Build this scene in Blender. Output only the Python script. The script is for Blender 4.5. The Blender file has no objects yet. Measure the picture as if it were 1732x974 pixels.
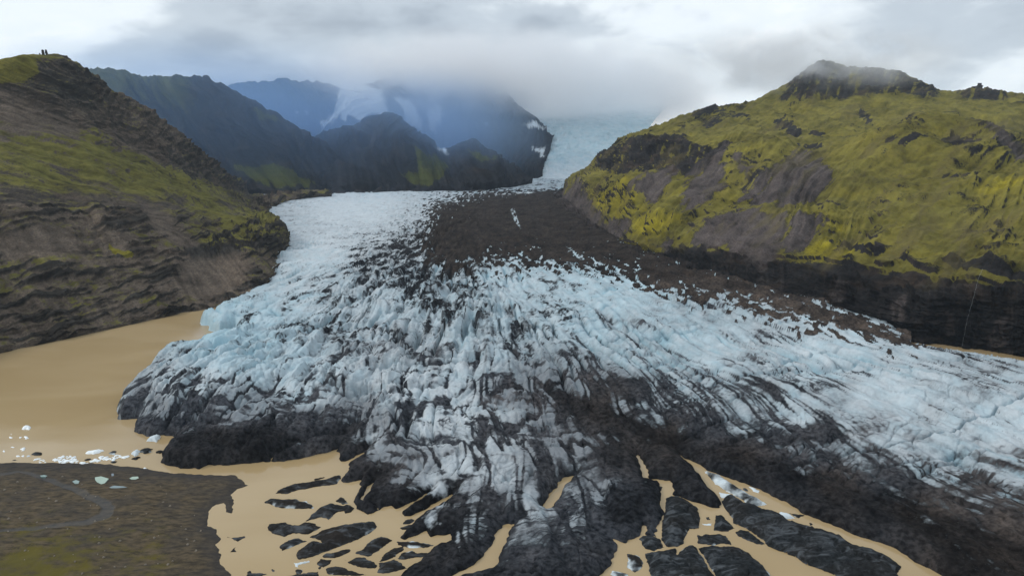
import bpy, math, random
from mathutils import Vector
import numpy as np

# ------------------------------------------------------------------ camera, world, sun, exposure
sc = bpy.context.scene
COL = sc.collection
PITCH = math.radians(12.0)
CAMZ = 150.0
FPX, CX, CY = 1155.0, 866.0, 487.0
cam_d = bpy.data.cameras.new('camera'); cam = bpy.data.objects.new('camera', cam_d); COL.objects.link(cam)
cam.location = (0, 0, CAMZ); cam.rotation_euler = (math.pi / 2 - PITCH, 0, 0)
cam_d.sensor_width = 36.0; cam_d.lens = FPX / 1732.0 * 36.0
cam_d.clip_start = 1.0; cam_d.clip_end = 40000.0
sc.camera = cam
sc.view_settings.view_transform = 'Standard'; sc.view_settings.look = 'None'
sc.view_settings.gamma = 1.0; sc.view_settings.exposure = 0.0
sc.cycles.use_denoising = True
sc.cycles.max_bounces = 12; sc.cycles.diffuse_bounces = 2; sc.cycles.glossy_bounces = 2
sc.cycles.volume_bounces = 12; sc.cycles.transparent_max_bounces = 4
sc.cycles.caustics_reflective = False; sc.cycles.caustics_refractive = False

SUN_ELEV, SUN_AZ = math.radians(38), math.radians(-88)      # behind thin cloud, off to the left

def sstep(a, b, x):
    t = np.clip((x - a) / (b - a), 0, 1)
    return t * t * (3 - 2 * t)

class NT:
    """small node-tree helper"""
    def __init__(self, tree): self.t = tree; self.n = tree.nodes; self.l = tree.links
    def node(self, typ, **kw):
        nd = self.n.new(typ)
        for k, v in kw.items(): setattr(nd, k, v)
        return nd
    def put(self, sock, v):
        if v is None: return
        if hasattr(v, 'is_output') or isinstance(v, bpy.types.NodeSocket): self.l.new(v, sock)
        else:
            if isinstance(v, (tuple, list)) and len(v) == 3 and sock.type == 'RGBA': v = (*v, 1)
            sock.default_value = v
    def noise(self, vec, scale, detail=4, rough=.55, dist=0.0, typ='FBM'):
        nd = self.node('ShaderNodeTexNoise'); nd.noise_type = typ
        if vec is not None: self.put(nd.inputs['Vector'], vec)
        nd.inputs['Scale'].default_value = scale; nd.inputs['Detail'].default_value = detail
        nd.inputs['Roughness'].default_value = rough; nd.inputs['Distortion'].default_value = dist
        return nd.outputs['Fac']
    def mapping(self, vec, scale=(1, 1, 1), loc=(0, 0, 0), rot=(0, 0, 0)):
        nd = self.node('ShaderNodeMapping'); self.put(nd.inputs['Vector'], vec)
        nd.inputs['Scale'].default_value = scale; nd.inputs['Location'].default_value = loc; nd.inputs['Rotation'].default_value = rot
        return nd.outputs[0]
    def ramp(self, fac, stops, interp='LINEAR'):
        nd = self.node('ShaderNodeValToRGB'); self.put(nd.inputs[0], fac); cr = nd.color_ramp; cr.interpolation = interp
        while len(cr.elements) < len(stops): cr.elements.new(.5)
        for e, (p, c) in zip(cr.elements, stops):
            e.position = p; e.color = (c, c, c, 1) if isinstance(c, (int, float)) else (*c, 1)
        return nd.outputs[0]
    def mix(self, fac, a, b, blend='MIX'):
        nd = self.node('ShaderNodeMix', data_type='RGBA', blend_type=blend)
        self.put(nd.inputs[0], fac); self.put(nd.inputs[6], a); self.put(nd.inputs[7], b)
        return nd.outputs[2]
    def math(self, op, a, b=None, c=None, clamp=False):
        nd = self.node('ShaderNodeMath', operation=op, use_clamp=clamp)
        self.put(nd.inputs[0], a); self.put(nd.inputs[1], b); self.put(nd.inputs[2], c)
        return nd.outputs[0]
    def maprange(self, v, a, b, c=0., d=1.):
        nd = self.node('ShaderNodeMapRange'); nd.clamp = True; nd.interpolation_type = 'SMOOTHSTEP'
        self.put(nd.inputs[0], v)
        for i, q in enumerate((a, b, c, d)): self.put(nd.inputs[i + 1], q)
        return nd.outputs[0]
    def bump(self, h, strength=.5, dist=1.0):
        nd = self.node('ShaderNodeBump'); nd.inputs['Strength'].default_value = strength; nd.inputs['Distance'].default_value = dist
        self.put(nd.inputs['Height'], h); return nd.outputs[0]

world = bpy.data.worlds.new('World'); sc.world = world; world.use_nodes = True
W = NT(world.node_tree); W.n.clear()
geo = W.node('ShaderNodeTexCoord').outputs['Generated']
sky = W.node('ShaderNodeTexSky', sky_type='NISHITA', sun_disc=False, sun_elevation=SUN_ELEV, sun_rotation=SUN_AZ, altitude=200.0)
skyc = W.mix(1.0, sky.outputs[0], (0.11, 0.11, 0.11), 'MULTIPLY')
# overcast deck: soft grey and white cloud all round the sky
c1 = W.noise(W.mapping(geo, (2.6, 2.6, 7.0), (0.2, 8.8, 3.9)), 1.0, 5, .5, .25)
c2 = W.noise(W.mapping(geo, (7.0, 7.0, 17.0), (3.9, 0.2, 8.8)), 1.0, 5, .55, .3)
c = W.math('ADD', W.math('MULTIPLY', c1, .74), W.math('MULTIPLY', c2, .26))
sep = W.node('ShaderNodeSeparateXYZ'); W.put(sep.inputs[0], geo)
c = W.math('ADD', c, W.maprange(sep.outputs['Z'], .20, .04, -.015, .06))      # the deck thins to a bright band along the horizon
cloudc = W.ramp(c, [(.33, (.34, .39, .45)), (.43, (.50, .56, .62)), (.52, (.80, .86, .90)), (.62, (.97, 1.0, 1.01))], 'EASE')
bg = W.node('ShaderNodeBackground'); W.put(bg.inputs[0], W.mix(.93, skyc, cloudc)); bg.inputs[1].default_value = 1.2
W.l.new(bg.outputs[0], W.node('ShaderNodeOutputWorld').inputs[0])

sun_d = bpy.data.lights.new('sun', 'SUN'); sun_d.energy = 1.5; sun_d.angle = math.radians(14); sun_d.color = (1, .96, .9)
sun = bpy.data.objects.new('sun', sun_d); COL.objects.link(sun)
sun.rotation_euler = (math.pi / 2 - SUN_ELEV, 0, -SUN_AZ + math.pi)

# ------------------------------------------------------------------ numpy noise
_rng = np.random.RandomState(7)
_PERM = np.concatenate([_rng.permutation(256)] * 3).astype(np.int32)
_ANG = _rng.rand(256) * 2 * np.pi
_G2X, _G2Y = np.cos(_ANG).astype(np.float32), np.sin(_ANG).astype(np.float32)
_g3 = _rng.randn(256, 3); _g3 /= np.linalg.norm(_g3, axis=1)[:, None]
_G3 = _g3.astype(np.float32)
_HV = _rng.rand(256).astype(np.float32); _HW = _rng.rand(256).astype(np.float32); _HU = _rng.rand(256).astype(np.float32)

def perlin2(x, y, seed=0):
    x = np.asarray(x, np.float32) + seed * 17.31; y = np.asarray(y, np.float32) + seed * 9.77
    xf = np.floor(x); yf = np.floor(y); xi = xf.astype(np.int32) & 255; yi = yf.astype(np.int32) & 255
    dx = x - xf; dy = y - yf
    u = dx * dx * dx * (dx * (dx * 6 - 15) + 10); v = dy * dy * dy * (dy * (dy * 6 - 15) + 10)
    A = _PERM[xi]; B = _PERM[xi + 1]
    def g(h, a, b): return _G2X[h] * a + _G2Y[h] * b
    n00 = g(_PERM[A + yi], dx, dy); n10 = g(_PERM[B + yi], dx - 1, dy)
    n01 = g(_PERM[A + yi + 1], dx, dy - 1); n11 = g(_PERM[B + yi + 1], dx - 1, dy - 1)
    a = n00 + u * (n10 - n00); b = n01 + u * (n11 - n01)
    return (a + v * (b - a)) * 1.5

def perlin3(x, y, z, seed=0):
    x = np.asarray(x, np.float32) + seed * 17.31; y = np.asarray(y, np.float32) + seed * 9.77; z = np.asarray(z, np.float32) + seed * 5.13
    xf = np.floor(x); yf = np.floor(y); zf = np.floor(z)
    xi = xf.astype(np.int32) & 255; yi = yf.astype(np.int32) & 255; zi = zf.astype(np.int32) & 255
    dx = x - xf; dy = y - yf; dz = z - zf
    f = lambda t: t * t * t * (t * (t * 6 - 15) + 10)
    u, v, w = f(dx), f(dy), f(dz)
    r = None
    out = []
    for k in (0, 1):
        row = []
        for j in (0, 1):
            c = []
            for i in (0, 1):
                G = _G3[_PERM[_PERM[_PERM[xi + i] + yi + j] + zi + k]]
                c.append(G[..., 0] * (dx - i) + G[..., 1] * (dy - j) + G[..., 2] * (dz - k))
            row.append(c[0] + u * (c[1] - c[0]))
        out.append(row[0] + v * (row[1] - row[0]))
    return (out[0] + w * (out[1] - out[0])) * 1.5

def fbm2(x, y, oct=4, seed=0, gain=.5, lac=2.03, ridged=False):
    s = 0; a = 1.0; t = 0
    for o in range(oct):
        n = perlin2(x, y, seed + o * 3)
        if ridged: n = 1 - 2 * np.abs(n)
        s = s + a * n; t += a; a *= gain; x = x * lac; y = y * lac
    return s / t

def fbm3(x, y, z, oct=4, seed=0, gain=.5, lac=2.03, ridged=False):
    s = 0; a = 1.0; t = 0
    for o in range(oct):
        n = perlin3(x, y, z, seed + o * 3)
        if ridged: n = 1 - 2 * np.abs(n)
        s = s + a * n; t += a; a *= gain; x = x * lac; y = y * lac; z = z * lac
    return s / t

def worley2(x, y, seed=0):
    """F1, F2, per-cell random values, offset from the cell's centre"""
    x = np.asarray(x, np.float32); y = np.asarray(y, np.float32)
    xi = np.floor(x).astype(np.int32); yi = np.floor(y).astype(np.int32)
    f1 = np.full(x.shape, 9., np.float32); f2 = f1.copy(); idh = np.zeros(x.shape, np.int32); ox = f1.copy(); oy = f1.copy()
    for j in (-1, 0, 1):
        for i in (-1, 0, 1):
            cx_ = xi + i; cy_ = yi + j
            h = _PERM[_PERM[(cx_ + seed * 31) & 255] + (cy_ & 255)]
            ddx = cx_ + _HV[h] - x; ddy = cy_ + _HW[h] - y
            d = ddx * ddx + ddy * ddy
            near = d < f1
            f2 = np.where(near, f1, np.minimum(f2, d)); idh = np.where(near, h, idh)
            ox = np.where(near, ddx, ox); oy = np.where(near, ddy, oy); f1 = np.where(near, d, f1)
    return np.sqrt(f1), np.sqrt(f2), idh, ox, oy

# ------------------------------------------------------------------ projection helpers (place things at real distances)
SP, CP = math.sin(PITCH), math.cos(PITCH)
def ray(px, py):
    a = (np.asarray(px, float) - CX) / FPX; b = (CY - np.asarray(py, float)) / FPX
    return a, CP + b * SP, -SP + b * CP
def at_depth(px, py, d):
    a, dy, dz = ray(px, py); t = np.asarray(d, float) / dy
    return np.stack([a * t, dy * t, CAMZ + dz * t], -1)
def at_z(px, py, z=0.0):
    a, dy, dz = ray(px, py); t = (z - CAMZ) / dz
    return np.stack([a * t, dy * t, CAMZ + dz * t], -1)
def project(P):
    x, y, z = P[..., 0], P[..., 1], P[..., 2] - CAMZ
    dep = y * CP - z * SP; up = y * SP + z * CP
    return CX + FPX * x / dep, CY - FPX * up / dep

def sdist(x, y, poly):
    """signed distance to a closed polygon, positive inside; also works in pixel space"""
    poly = np.asarray(poly, float); shp = np.shape(x)
    x = np.ravel(np.asarray(x, np.float32)); y = np.ravel(np.asarray(y, np.float32))
    best = np.full(x.shape, 1e12, np.float32); inside = np.zeros(x.shape, bool)
    n = len(poly)
    for i in range(n):
        ax, ay = poly[i]; bx, by = poly[(i + 1) % n]
        ex, ey = bx - ax, by - ay; L = ex * ex + ey * ey + 1e-9
        t = np.clip(((x - ax) * ex + (y - ay) * ey) / L, 0, 1)
        qx = x - ax - t * ex; qy = y - ay - t * ey
        np.minimum(best, qx * qx + qy * qy, out=best)
        if ay != by:
            c = ((ay > y) != (by > y))
            c &= x < (ex * (y - ay) / ey + ax)
            inside ^= c
    d = np.sqrt(best)
    return np.where(inside, d, -d).reshape(shp)

def pmask(px, py, poly, soft=6, warp=None):
    """soft mask 0..1 of a patch outlined in the photograph"""
    poly = np.asarray(poly, float)
    x0, y0 = poly.min(0) - 55; x1, y1 = poly.max(0) + 55
    m = np.zeros(np.shape(px), np.float32)
    sel = (px > x0) & (px < x1) & (py > y0) & (py < y1)
    if not sel.any(): return m
    s = sdist(px[sel], py[sel], poly)
    if warp is not None: s = s + warp[sel]
    m[sel] = sstep(-soft, soft, s)
    return m

def idw(px, py, pts, power=3.0, yscale=1.6):
    """smooth field through scattered control values (px, py, v)"""
    num = np.zeros(np.shape(px), np.float32); den = num.copy() + 1e-9
    for (x, y, v) in pts:
        w = (((px - x) / 100.) ** 2 + ((py - y) * yscale / 100.) ** 2 + .02) ** (-power / 2)
        num += w * v; den += w
    return num / den

# ------------------------------------------------------------------ object helpers
def tag(o, label=None, cat=None, group=None, kind=None):
    if label: o['label'] = label
    if cat: o['category'] = cat
    if group: o['group'] = group
    if kind: o['kind'] = kind
    return o

def raw_mesh(name, V, Q, attrs=None, mat=None, smooth=True):
    V = np.asarray(V, np.float32).reshape(-1, 3); Q = np.asarray(Q, np.int32)
    me = bpy.data.meshes.new(name); k = Q.shape[1]
    me.vertices.add(len(V)); me.vertices.foreach_set('co', V.ravel())
    me.loops.add(Q.size); me.loops.foreach_set('vertex_index', Q.ravel())
    me.polygons.add(len(Q)); me.polygons.foreach_set('loop_start', np.arange(0, Q.size, k, dtype=np.int32))
    if smooth: me.polygons.foreach_set('use_smooth', np.ones(len(Q), bool))
    me.update(calc_edges=True)
    for an, arr in (attrs or {}).items():
        arr = np.asarray(arr, np.float32)
        if arr.ndim == 2:
            at = me.attributes.new(an, 'FLOAT_COLOR', 'POINT'); c = np.ones((len(V), 4), np.float32); c[:, :arr.shape[1]] = arr
            at.data.foreach_set('color', c.ravel())
        else:
            at = me.attributes.new(an, 'FLOAT', 'POINT'); at.data.foreach_set('value', arr.ravel())
    if mat: me.materials.append(mat)
    return me

def link(name, me, parent=None):
    o = bpy.data.objects.new(name, me); COL.objects.link(o); o.parent = parent
    return o

def grid_quads(nv, nu, keep=None):
    i = np.arange(nv * nu, dtype=np.int32).reshape(nv, nu)
    q = np.stack([i[:-1, :-1], i[:-1, 1:], i[1:, 1:], i[1:, :-1]], -1)
    if keep is not None: q = q[keep]
    return q.reshape(-1, 4)

def compact(V, Q, attrs):
    used = np.zeros(len(V), bool); used[Q.ravel()] = True
    idx = np.cumsum(used) - 1
    return V[used], idx[Q].astype(np.int32), {k: a[used] for k, a in attrs.items()}

def mat(name):
    m = bpy.data.materials.new(name); m.use_nodes = True; t = NT(m.node_tree); t.n.clear()
    out = t.node('ShaderNodeOutputMaterial'); b = t.node('ShaderNodeBsdfPrincipled'); t.l.new(b.outputs[0], out.inputs[0])
    t.pos = t.node('ShaderNodeNewGeometry').outputs['Position']
    t.obj = t.node('ShaderNodeTexCoord').outputs['Object']
    t.bsdf = b
    return m, t
def attr(t, name, col=False):
    nd = t.node('ShaderNodeAttribute', attribute_name=name)
    return nd.outputs['Color'] if col else nd.outputs['Fac']

# ------------------------------------------------------------------ materials
def mat_ice():
    m, t = mat('glacier_ice_and_debris')
    dirt_shade, brown, blue = attr(t, 'dirt_shade'), attr(t, 'brown'), attr(t, 'blue')
    n1 = t.noise(t.pos, .09, 5, .6); n2 = t.noise(t.pos, .45, 4, .6); n3 = t.noise(t.pos, 1.4, 3, .6)
    ice = t.mix(n1, (.40, .46, .50), (.62, .67, .70))
    ice = t.mix(t.math('MULTIPLY', blue, .85), ice, (.26, .46, .55))
    ice = t.mix(t.maprange(t.math('ADD', attr(t, 'film'), t.math('MULTIPLY', t.math('SUBTRACT', n2, .5), .5)), 0., 1., 0., .85), ice, (.115, .125, .14))
    black = t.mix(t.maprange(n2, .3, .7), (.005, .006, .008), (.034, .037, .043))
    brn = t.mix(t.maprange(n2, .3, .7), (.014, .011, .009), (.046, .035, .028))
    deb = t.mix(brown, black, brn)
    cmb = t.node('ShaderNodeCombineColor'); tn = attr(t, 'tone')
    for k_ in range(3): t.put(cmb.inputs[k_], tn)
    deb = t.mix(1.0, deb, cmb.outputs[0], 'MULTIPLY')
    d = t.math('ADD', dirt_shade, t.math('MULTIPLY', t.math('SUBTRACT', n2, .5), .45))
    d = t.maprange(d, .34, .66)
    speck = t.maprange(n3, .60, .78, 0, .45)
    deb = t.mix(t.math('MULTIPLY', speck, brown), deb, (.16, .15, .14))
    col = t.mix(d, ice, deb)
    t.put(t.bsdf.inputs['Base Color'], col)
    t.put(t.bsdf.inputs['Roughness'], t.math('MULTIPLY_ADD', d, .3, .55))
    t.put(t.bsdf.inputs['Specular IOR Level'], t.math('MULTIPLY_ADD', d, -.27, .3))
    h = t.math('ADD', t.math('MULTIPLY', n2, .8), t.math('MULTIPLY', n3, .35))
    t.put(t.bsdf.inputs['Normal'], t.bump(h, .6, 1.0))
    return m

def mat_mountain(name, moss_a, moss_b, rock_a, rock_b, scree_a, scree_b, sc_=1.0, bump=.8):
    m, t = mat(name)
    moss, scree, snow, yel = attr(t, 'moss'), attr(t, 'scree'), attr(t, 'snow'), attr(t, 'yellow')
    n1 = t.noise(t.pos, .03 * sc_, 5, .6); n2 = t.noise(t.pos, .14 * sc_, 5, .65); n3 = t.noise(t.pos, .6 * sc_, 4, .65)
    rock = t.mix(n2, rock_a, rock_b); rock = t.mix(t.math('MULTIPLY', t.maprange(n1, .5, .7), .5), rock, (.075, .052, .036))
    scr = t.mix(n3, scree_a, scree_b)
    gr = t.mix(n1, moss_a, moss_b); gr = t.mix(t.math('MULTIPLY', t.maprange(n3, .42, .66), .45), gr, (.055, .062, .016)); gr = t.mix(t.maprange(n2, .50, .68, 0, .6), gr, (.075, .062, .022))
    gr = t.mix(yel, gr, (.205, .172, .014))
    col = t.mix(scree, rock, scr)
    mm = t.math('ADD', moss, t.math('MULTIPLY', t.math('SUBTRACT', n3, .5), .9)); mm = t.math('ADD', mm, t.math('MULTIPLY', t.math('SUBTRACT', n2, .5), 1.1)); mm = t.maprange(mm, .3, .66)
    col = t.mix(mm, col, gr)
    tone = attr(t, 'tone'); comb = t.node('ShaderNodeCombineColor'); tone = t.math('MULTIPLY', tone, t.math('MULTIPLY_ADD', n3, 1.3, .35))
    for k_ in range(3): t.put(comb.inputs[k_], tone)
    col = t.mix(1.0, col, comb.outputs[0], 'MULTIPLY')
    col = t.mix(attr(t, 'tan'), col, t.mix(n3, (.085, .068, .024), (.15, .125, .065)))
    col = t.mix(snow, col, (.68, .74, .78))
    t.put(t.bsdf.inputs['Base Color'], col); t.bsdf.inputs['Roughness'].default_value = .92
    t.bsdf.inputs['Specular IOR Level'].default_value = .05
    h = t.math('ADD', t.math('MULTIPLY', n2, 3.0 / sc_), t.math('MULTIPLY', n3, 1.1 / sc_))
    t.put(t.bsdf.inputs['Normal'], t.bump(h, bump, 1.0))
    return m

def mat_water():
    m, t = mat('silty_water')
    n = t.noise(t.mapping(t.pos, (.010, .022, 1)), 1.0, 4, .5, .6)
    t.put(t.bsdf.inputs['Base Color'], t.mix(t.maprange(n, .35, .65), (.352, .256, .132), (.392, .292, .160)))
    wr = t.noise(t.mapping(t.pos, (.006, .03, 1), (4, 2, 0)), 1.0, 4, .55, .5)
    t.put(t.bsdf.inputs['Roughness'], t.maprange(wr, .40, .62, .04, .15)); t.bsdf.inputs['IOR'].default_value = 1.33
    w = t.noise(t.mapping(t.pos, (.5, .5, 1)), 1.0, 3, .5)
    t.put(t.bsdf.inputs['Normal'], t.bump(w, .06, .08))
    return m

def mat_bank():
    m, t = mat('moraine_gravel')
    moss, track, wet = attr(t, 'moss'), attr(t, 'track'), attr(t, 'wet')
    n1 = t.noise(t.pos, .06, 5, .6); n2 = t.noise(t.mapping(t.pos, (.25, .6, 1)), 1., 5, .65); n3 = t.noise(t.pos, 1.6, 4, .7)
    base = t.mix(t.maprange(n2, .25, .75), (.020, .016, .010), (.115, .086, .050)); base = t.mix(t.maprange(n1, .45, .65, 0, .4), base, t.mix(n3, (.012, .012, .013), (.046, .045, .046)))
    mm = t.maprange(t.math('ADD', moss, t.math('MULTIPLY', t.math('SUBTRACT', n3, .5), .9)), .45, .85)
    base = t.mix(mm, base, t.mix(n1, (.115, .090, .010), (.060, .055, .012)))
    base = t.mix(t.math('MULTIPLY', wet, .6), base, (.024, .024, .027))
    base = t.mix(t.math('MULTIPLY', track, .5), base, t.mix(n3, (.05, .055, .062), (.10, .105, .11)))
    base = t.mix(t.maprange(n3, .68, .76, 0, .5), base, (.20, .17, .13))
    t.put(t.bsdf.inputs['Base Color'], base); t.bsdf.inputs['Roughness'].default_value = .9
    t.bsdf.inputs['Specular IOR Level'].default_value = .2
    t.put(t.bsdf.inputs['Normal'], t.bump(t.math('ADD', t.math('MULTIPLY', n2, .5), t.math('MULTIPLY', n3, .4)), .6, .6))
    return m

def mat_slab():
    m, t = mat('debris_covered_ice')
    ice = attr(t, 'ice'); brown = attr(t, 'brown')
    n1 = t.noise(t.pos, .12, 5, .6, .4); n2 = t.noise(t.pos, .7, 5, .65); n3 = t.noise(t.pos, 2.4, 3, .6)
    blk = t.mix(t.maprange(n2, .3, .7), (.004, .005, .006), (.020, .024, .027)); brn = t.mix(n2, (.007, .006, .005), (.032, .025, .020))
    col = t.mix(brown, blk, brn)
    col = t.mix(t.maprange(n3, .66, .8, 0, .4), col, (.15, .15, .15))
    sm = t.maprange(t.noise(t.mapping(t.pos, (.10, .28, .3)), 1.0, 5, .65, .8), .46, .70, 0, .75)
    col = t.mix(sm, col, (.095, .106, .118))
    i = t.maprange(t.math('ADD', ice, t.math('MULTIPLY', t.math('SUBTRACT', n1, .5), .9)), .35, .75)
    col = t.mix(i, col, t.mix(n2, (.42, .50, .55), (.72, .78, .80)))
    t.put(t.bsdf.inputs['Base Color'], col); t.bsdf.inputs['Roughness'].default_value = .8
    t.bsdf.inputs['Specular IOR Level'].default_value = .07
    t.put(t.bsdf.inputs['Normal'], t.bump(t.math('ADD', t.math('MULTIPLY', n2, .7), t.math('MULTIPLY', n3, .2)), .6, .7))
    return m

def mat_plain(name, a, b, rough=.6, scale=.8, spec=.3, bump=.4):
    m, t = mat(name)
    n = t.noise(t.pos, scale, 5, .6)
    t.put(t.bsdf.inputs['Base Color'], t.mix(n, a, b)); t.bsdf.inputs['Roughness'].default_value = rough
    t.bsdf.inputs['Specular IOR Level'].default_value = spec
    if bump: t.put(t.bsdf.inputs['Normal'], t.bump(n, bump, .6))
    return m

M_ICE = mat_ice(); M_WATER = mat_water(); M_BANK = mat_bank(); M_SLAB = mat_slab()
M_LEFT = mat_mountain('mossy_basalt_slope', (.170, .145, .034), (.096, .096, .028), (.014, .014, .014), (.060, .052, .043), (.072, .057, .046), (.170, .133, .102))
M_RIGHT = mat_mountain('yellow_moss_slope', (.172, .140, .026), (.088, .084, .024), (.006, .007, .009), (.036, .032, .030), (.046, .038, .036), (.096, .080, .075))
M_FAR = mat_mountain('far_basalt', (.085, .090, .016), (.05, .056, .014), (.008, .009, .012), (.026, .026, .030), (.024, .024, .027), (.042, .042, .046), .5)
M_WHITE = mat_plain('clean_floating_ice', (.70, .77, .80), (.88, .91, .92), .45, 1.2)
M_ROCK = mat_plain('dark_basalt', (.018, .018, .021), (.055, .05, .046), .9, .35, .15, .7)
M_FALL = mat_plain('white_water', (.16, .17, .18), (.34, .36, .37), .5, 2., .3, 0)
M_BED = mat_plain('outwash_gravel', (.035, .031, .028), (.07, .062, .054), .95, .05)

def Z(ox, oy, s, pts): return [(ox + x * s, oy + y * s) for x, y in pts]
K = .3349
# ------------------------------------------------------------------ outlines traced on the water level
LAKE = [(-420, 660), (-200, 640), (-60, 588), (0, 576), (200, 534), (300, 512), (360, 500), (388, 497), (410, 500), (390, 518), (368, 529), (362, 541), (338, 545), (340, 549), (363, 552), (353, 559), (372, 564), (395, 558), (400, 569),
        (392, 575), (382, 583), (355, 585), (335, 595), (330, 603), (305, 605), (275, 610), (268, 618), (254, 631), (243, 646), (228, 658), (211, 672), (199, 690), (201, 709),
        (231, 708), (226, 725), (248, 738), (275, 736), (293, 739), (295, 746), (273, 768), (273, 782), (295, 790), (338, 792), (352, 787), (455, 781), (462, 772), (492, 757), (540, 746), (588, 736), (592, 739), (560, 748), (500, 763), (462, 779), (480, 781), (530, 770),
        (575, 757), (571, 763), (578, 779), (598, 774), (616, 763), (630, 754), (614, 770), (594, 785), (584, 799), (578, 817), (611, 812), (609, 826), (598, 849), (608, 862),
        (621, 871), (641, 862), (645, 859), (661, 855), (670, 860), (698, 849), (732, 829), (725, 838), (680, 866), (683, 873), (695, 872), (720, 858), (768, 836), (740, 858), (716, 870), (702, 882),
        (678, 909), (685, 912), (722, 897), (728, 909), (765, 900), (763, 914), (735, 926), (715, 943), (678, 976), (640, 1060), (-420, 1060)]
Q4 = (1000, 740, .2402); Z4 = (1152, 648, K)
CHAN = (Z(*Q4, [(318, 90), (335, 140), (372, 195), (398, 225), (412, 290), (550, 297), (572, 320), (580, 400), (620, 415), (700, 440), (770, 470), (850, 495), (895, 490), (905, 450), (860, 395), (800, 330),
                (740, 255), (690, 190), (620, 130), (555, 85), (605, 100), (680, 155), (790, 205), (850, 240), (920, 265), (1020, 300), (1110, 335), (1190, 370), (1300, 420), (1400, 470), (1500, 535), (1660, 600)])
        + Z(*Z4, [(880, 760), (1000, 800), (1110, 850), (1180, 900), (1260, 940), (1320, 974), (1420, 1030), (1420, 1250), (500, 1250)])
        + Z(*Q4, [(20, 1300), (60, 974), (118, 900), (128, 864), (0, 824), (0, 814), (132, 856), (190, 770), (150, 710), (240, 740), (330, 690), (378, 625), (386, 680), (450, 690), (460, 640), (505, 540), (490, 470), (495, 375), (500, 350), (470, 320), (365, 305), (360, 270), (345, 200)]))
CHAN2 = Z(380, 648, K, [(1490, 695), (1440, 760), (1390, 860), (1380, 905), (1330, 940), (1200, 974), (1120, 1100), (1060, 1100), (1150, 974), (1260, 915), (1330, 850), (1360, 770), (1405, 715), (1450, 705)])
POND = [(975, 803), (957, 805), (937, 829), (915, 859), (927, 867), (940, 852), (954, 826)]
STREAM = Z(380, 648, K, [(752, 498), (758, 506), (732, 530), (722, 560), (700, 585), (722, 598), (745, 592), (782, 632), (774, 640), (742, 604), (716, 606), (686, 588), (712, 556), (722, 524)])
RIVER = [(1545, 578), (1600, 583), (1660, 594), (1732, 603), (1800, 614), (1990, 650), (1990, 680), (1800, 637), (1732, 623), (1660, 611), (1590, 598)]
WATERS = [at_z(*np.array(p, float).T)[:, :2] for p in (LAKE, CHAN, CHAN2, RIVER, POND, STREAM)]

# ------------------------------------------------------------------ ground, lagoon
gm = raw_mesh('ground', [(-6000, -6000, -9), (6000, -6000, -9), (6000, 6000, -9), (-6000, 6000, -9)], [(0, 1, 2, 3)], None, M_BED)
tag(link('ground', gm), 'flat dark gravel plain under the valley', 'ground', kind='structure')
wm = raw_mesh('lagoon', [(-1600, -900, 0), (1600, -900, 0), (1600, 1150, 0), (-1600, 1150, 0)], [(0, 1, 2, 3)], None, M_WATER)
tag(link('lagoon', wm), 'opaque tan meltwater of the glacier lagoon and its channels', 'lagoon', kind='structure')

# ------------------------------------------------------------------ glacier
def zfar(y):
    return np.interp(y, [150, 300, 400, 550, 700, 900, 1200, 1600, 2200, 3000], [2.5, 4.5, 8, 15, 21, 28, 36, 43, 52, 60])

MOR = [(728, 362), (735, 352), (770, 343), (800, 331), (850, 329), (960, 327), (1000, 360), (1060, 410), (1150, 445), (1250, 470), (1350, 505), (1440, 535), (1545, 575), (1535, 598), (1430, 572),
       (1330, 552), (1200, 520), (1130, 505), (1060, 475), (1000, 462), (930, 452), (870, 448), (820, 450), (790, 462), (765, 470), (745, 455), (722, 440), (722, 400), (735, 385)]

def glacier_height(x, y):
    s = np.full(x.shape, 1e9, np.float32)
    near = y < 760
    jit = 0.8 * perlin2(x[near] / 3.1, y[near] / 3.1, 3) + 1.2 * perlin2(x[near] / 9., y[near] / 9., 5)
    ss = np.full(jit.shape, 1e9, np.float32)
    for w in WATERS: ss = np.minimum(ss, -sdist(x[near], y[near], w))
    s[near] = ss + jit
    sp = np.clip(s, 0, 1e6)
    P0 = np.stack([x, y, zfar(y)], -1); px, py = project(P0)
    cliff = 1.8 + 5.5 * sstep(480, 330, px) * sstep(730, 640, py)
    cliff = cliff + 4.0 * pmask(px, py, [(285, 735), (270, 775), (330, 795), (450, 780), (580, 745), (520, 715), (400, 725)], 18)
    z0 = zfar(y) * (1 - np.exp(-sp / 55)) + cliff * (1 - np.exp(-sp / 2.0))
    z0 = np.where(s > 0, z0, -3.5 * (1 - np.exp(s / 3.0)))
    return z0, s, px, py

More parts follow.
